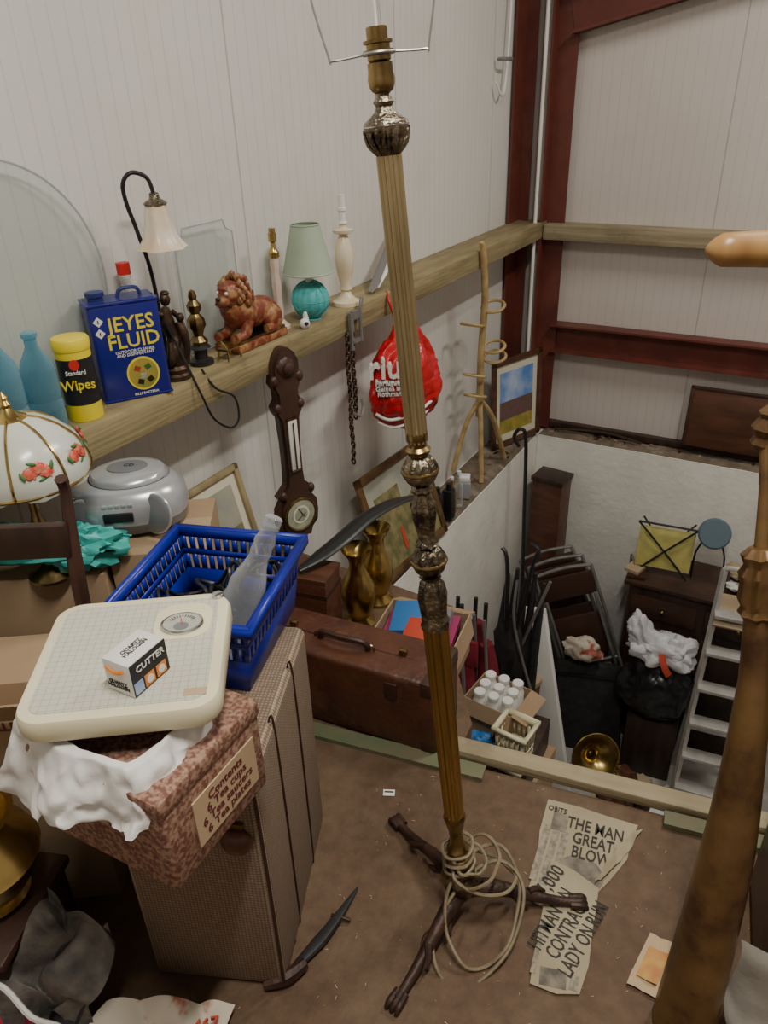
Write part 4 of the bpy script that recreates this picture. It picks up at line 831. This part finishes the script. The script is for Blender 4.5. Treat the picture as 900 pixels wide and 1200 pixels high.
# ---------------------------------------------------------------- mezzanine floor things
b=B()
b.prism([(1.33,1.275),(1.40,1.288),(1.47,1.292),(1.535,1.300),(1.530,1.25),(1.535,1.20),(1.515,1.13),(1.50,1.09),(1.47,1.00),(1.37,1.01),(1.365,1.10),(1.342,1.18)],.001,.003,'news')
b.prism([(1.39,1.12),(1.44,1.118),(1.50,1.10),(1.508,1.05),(1.515,1.00),(1.528,.93),(1.528,.87),(1.49,.850),(1.44,.845),(1.425,.92),(1.415,.98)],.0035,.0055,'news')
b.quadsheet([(1.495,1.10,.003),(1.535,1.22,.003),(1.545,1.29,.004),(1.500,1.20,.003)],'news',.03,25,12,12)
def nt_(s,size,x,y,r_,m='ink',sx=.8,z=.0045): b.text(s,size,m,TT((x,y,z),(0,0,r_)),ext=.0002,sx=sx)
nt_('THE MAN\nGREAT\nBLOW',.044,1.458,1.205,8,sx=.66); nt_('OBITS',.02,1.36,1.255,8)
for k in range(3): b.box((.016,.15,.0004),(1.362+.021*k,1.13,.0034),'inkg',rot=(0,0,6))
b.box((.035,.05,.0006),(1.375,1.225,.0036),'inkp',rot=(0,0,8))
b.disc(.045,.0006,'inkp',TT((1.455,1.115,.0034),(0,0,0),(1.1,1,1)))
nt_('7,000',.045,1.405,1.07,78,z=.006,sx=.8)
nt_('HITMAN ON\nCONTRACT\nLADY ON RUN',.042,1.470,.985,82,z=.0062,sx=.64)
b.box((.05,.035,.0006),(1.475,.875,.0060),'inkp',rot=(0,0,15)); b.box((.016,.03,.0006),(1.513,.885,.0060),'inkg',rot=(0,0,8)); b.box((.010,.11,.0005),(1.430,.92,.0060),'inkg',rot=(0,0,8))
b.done('newspaper')
b=B(); b.quadsheet([(1.60,.93,.004),(1.66,.93,.004),(1.68,1.05,.004),(1.615,1.05,.004)],'label',.015,20); b.quadsheet([(1.612,.95,.012),(1.65,.95,.012),(1.66,1.02,.012),(1.62,1.02,.012)],'ochre',.008,20,8,8); b.done('magazine_page')
b=B(); b.sweep([(1.00,.60,.012),(1.03,.63,.016),(1.045,.67,.014)],[.010,.016,.012],'iron',None,8); b.sweep([(1.03,.65,.012),(1.045,.72,.014),(1.05,.78,.012),(1.05,.86,.008)],[.008,.014,.011,.002],'black',None,8,flat=.5); b.sweep([(1.035,.78,.01),(1.06,.785,.012),(1.075,.79,.008)],.004,'iron'); b.sweep([(1.02,.61,.02),(1.01,.66,.03),(1.0,.70,.01)],.003,'iron'); b.done('folded_umbrella')
b=B(); b.box((.028,.018,.002),(0,0,.001),'foam'); b.box((.022,.004,.001),(0,.002,.0022),'ink'); b.done('paper_scrap',loc=(.985,1.115,.001),rot=(0,0,25))
b=B(); random.seed(5)
for k in range(260):
    x=random.uniform(.95,1.9); y=random.uniform(.45,1.3); s_=random.uniform(.0006,.0018)
    b.box((s_*random.uniform(1,6),s_*.7,.001),(x,y,.0008),random.choice(['tan','label','beamwood']),rot=(0,0,random.uniform(0,180)))
b.done('wood_shavings')

# ---------------------------------------------------------------- bottom-left clutter
b=B(); b.box((.22,.20,.20),(0,0,.11),'dkwood',bev=.005); b.box((.24,.22,.02),(0,0,.21),'walnut',bev=.004); b.done('wooden_stand',loc=(.53,.39,0),rot=(0,0,20))
b=B(); b.lathe([(0,0),(.06,0),(.065,.01),(.05,.02),(.075,.045),(.098,.085),(.102,.105),(.106,.11),(.102,.115),(.095,.14),(.065,.175),(.06,.19),(.078,.205),(.082,.21),(.07,.208),(.05,.18)],'brasslt',None,40); b.done('brass_jardiniere',loc=(.555,.41,.222),sc=(.98,.98,.98))
b=B(); b.quadsheet([(.65,.30,.03),(.80,.36,.02),(.80,.47,.20),(.66,.44,.24)],'greycloth',.13,11,60,60,seed=9); b.quadsheet([(.65,.34,.02),(.76,.30,.02),(.80,.42,.10),(.67,.44,.20)],'blackcloth',.10,9,50,50,seed=29); b.done('plastic_sheeting',ang=180)
b=B(); b.quadsheet([(.62,.22,.01),(.78,.27,.01),(.80,.33,.05),(.64,.30,.08)],'redcloth',.09,13,50,40,seed=19); b.done('red_blanket',ang=180)
b=B(); b.quadsheet([(.80,.30,.02),(1.00,.44,.01),(.98,.54,.012),(.80,.42,.07)],'print',.05,12,40,30,seed=3); b.text('90 923 467',.03,'redpr',TT((.93,.45,.045),(0,0,40)),ext=.004); b.done('printed_shopping_bag',ang=180)
carton('flattened_carton',.17,.12,.06,(.82,.30,.001),35,(1,1,0,1),(130,120,90,100),.05)
b=B(); b.sweep([(.60,.26,.18),(.68,.31,.20),(.76,.31,.17),(.80,.33,.14),(.86,.34,.09)],.005,'white',None,6); b.done('white_cable')

# ---------------------------------------------------------------- right foreground
b=B()
b.sweep([(1.706,.910,.002),(1.706,.935,.19),(1.704,.975,.391),(1.694,1.003,.56),(1.6805,1.029,.702),(1.665,1.048,.80),(1.651,1.063,.886)],[.054,.048,.041,.031,.023,.020,.018],'gilt',None,14)
X=Matrix.Translation((1.664,1.048,.80))@Vector((0,0,1)).rotation_difference(Vector((-.15,.17,1)).normalized()).to_matrix().to_4x4()
b.lathe([(.018,0),(.026,.01),(.022,.020),(.027,.032),(.024,.06),(.028,.072),(.021,.085),(.026,.10),(.016,.112)],'gilt',X,40,8,.10)
b.sweep([(1.651,1.063,.886),(1.635,1.095,.98),(1.616,1.131,1.065)],[.012,.009,.009],'gilt',None,10)
b.lathe([(.010,.0),(.018,.012),(.014,.022),(.020,.035),(.012,.05),(.015,.058),(.0,.075)],'gilt',TT((1.618,1.128,1.03)),28,8,.08)
b.done('gilt_bedpost')
b=B(); b.box((.04,.30,1.0),(0,0,.5),'dkwood',bev=.008); b.box((.02,.26,.96),(-.02,0,.5),'walnut',bev=.01); b.lathe([(0,0),(.03,0),(.022,.03),(.032,.06),(.02,.09),(.026,.11),(0,.13)],'gilt',TT((0,.1,1.0))); b.done('wooden_headboard',loc=(1.82,1.14,.002),rot=(0,0,8))
b=B(); b.quadsheet([(1.77,.90,.02),(1.86,.88,.02),(1.82,.96,.20),(1.76,.97,.18)],'greypaper',.06,12,30,30,seed=5); b.done('torn_paper',ang=180)
b=B(); b.lathe([(0,0),(.13,0),(.13,.02),(.05,.04),(.022,.08),(.022,1.20),(.03,1.22),(.03,1.38),(.018,1.42),(.025,1.46),(0,1.50)],'lacqwood',TT((2.08,1.28,.002)))
b.sweep([(2.08,1.28,1.30),(1.80,1.22,1.30),(1.64,1.165,1.300),(1.57,1.145,1.300),(1.52,1.12,1.300),(1.50,1.112,1.300)],[.014,.015,.020,.0235,.0215,.004],'lacqwood',None,16); b.done('coat_stand')

# ---------------------------------------------------------------- light
def area(name,loc,size,e,col,rot=(0,0,0)):
    l=bpy.data.lights.new(name,'AREA'); l.shape='RECTANGLE'; l.size,l.size_y=size; l.energy=e; l.color=col
    o=bpy.data.objects.new(name,l); o.location=loc; o.rotation_euler=[rad(a) for a in rot]; bpy.context.collection.objects.link(o)
area('ceiling_light',(1.7,.4,3.2),(.12,1.0),66,(1,.96,.87),(0,0,0))
area('ceiling_light.001',(2.1,3.0,3.2),(.12,1.0),58,(1,.96,.87),(0,0,0))
w=bpy.data.worlds.new('world'); bpy.context.scene.world=w; w.use_nodes=True; w.node_tree.nodes['Background'].inputs[0].default_value=(.9,.92,1,1); w.node_tree.nodes['Background'].inputs[1].default_value=.3
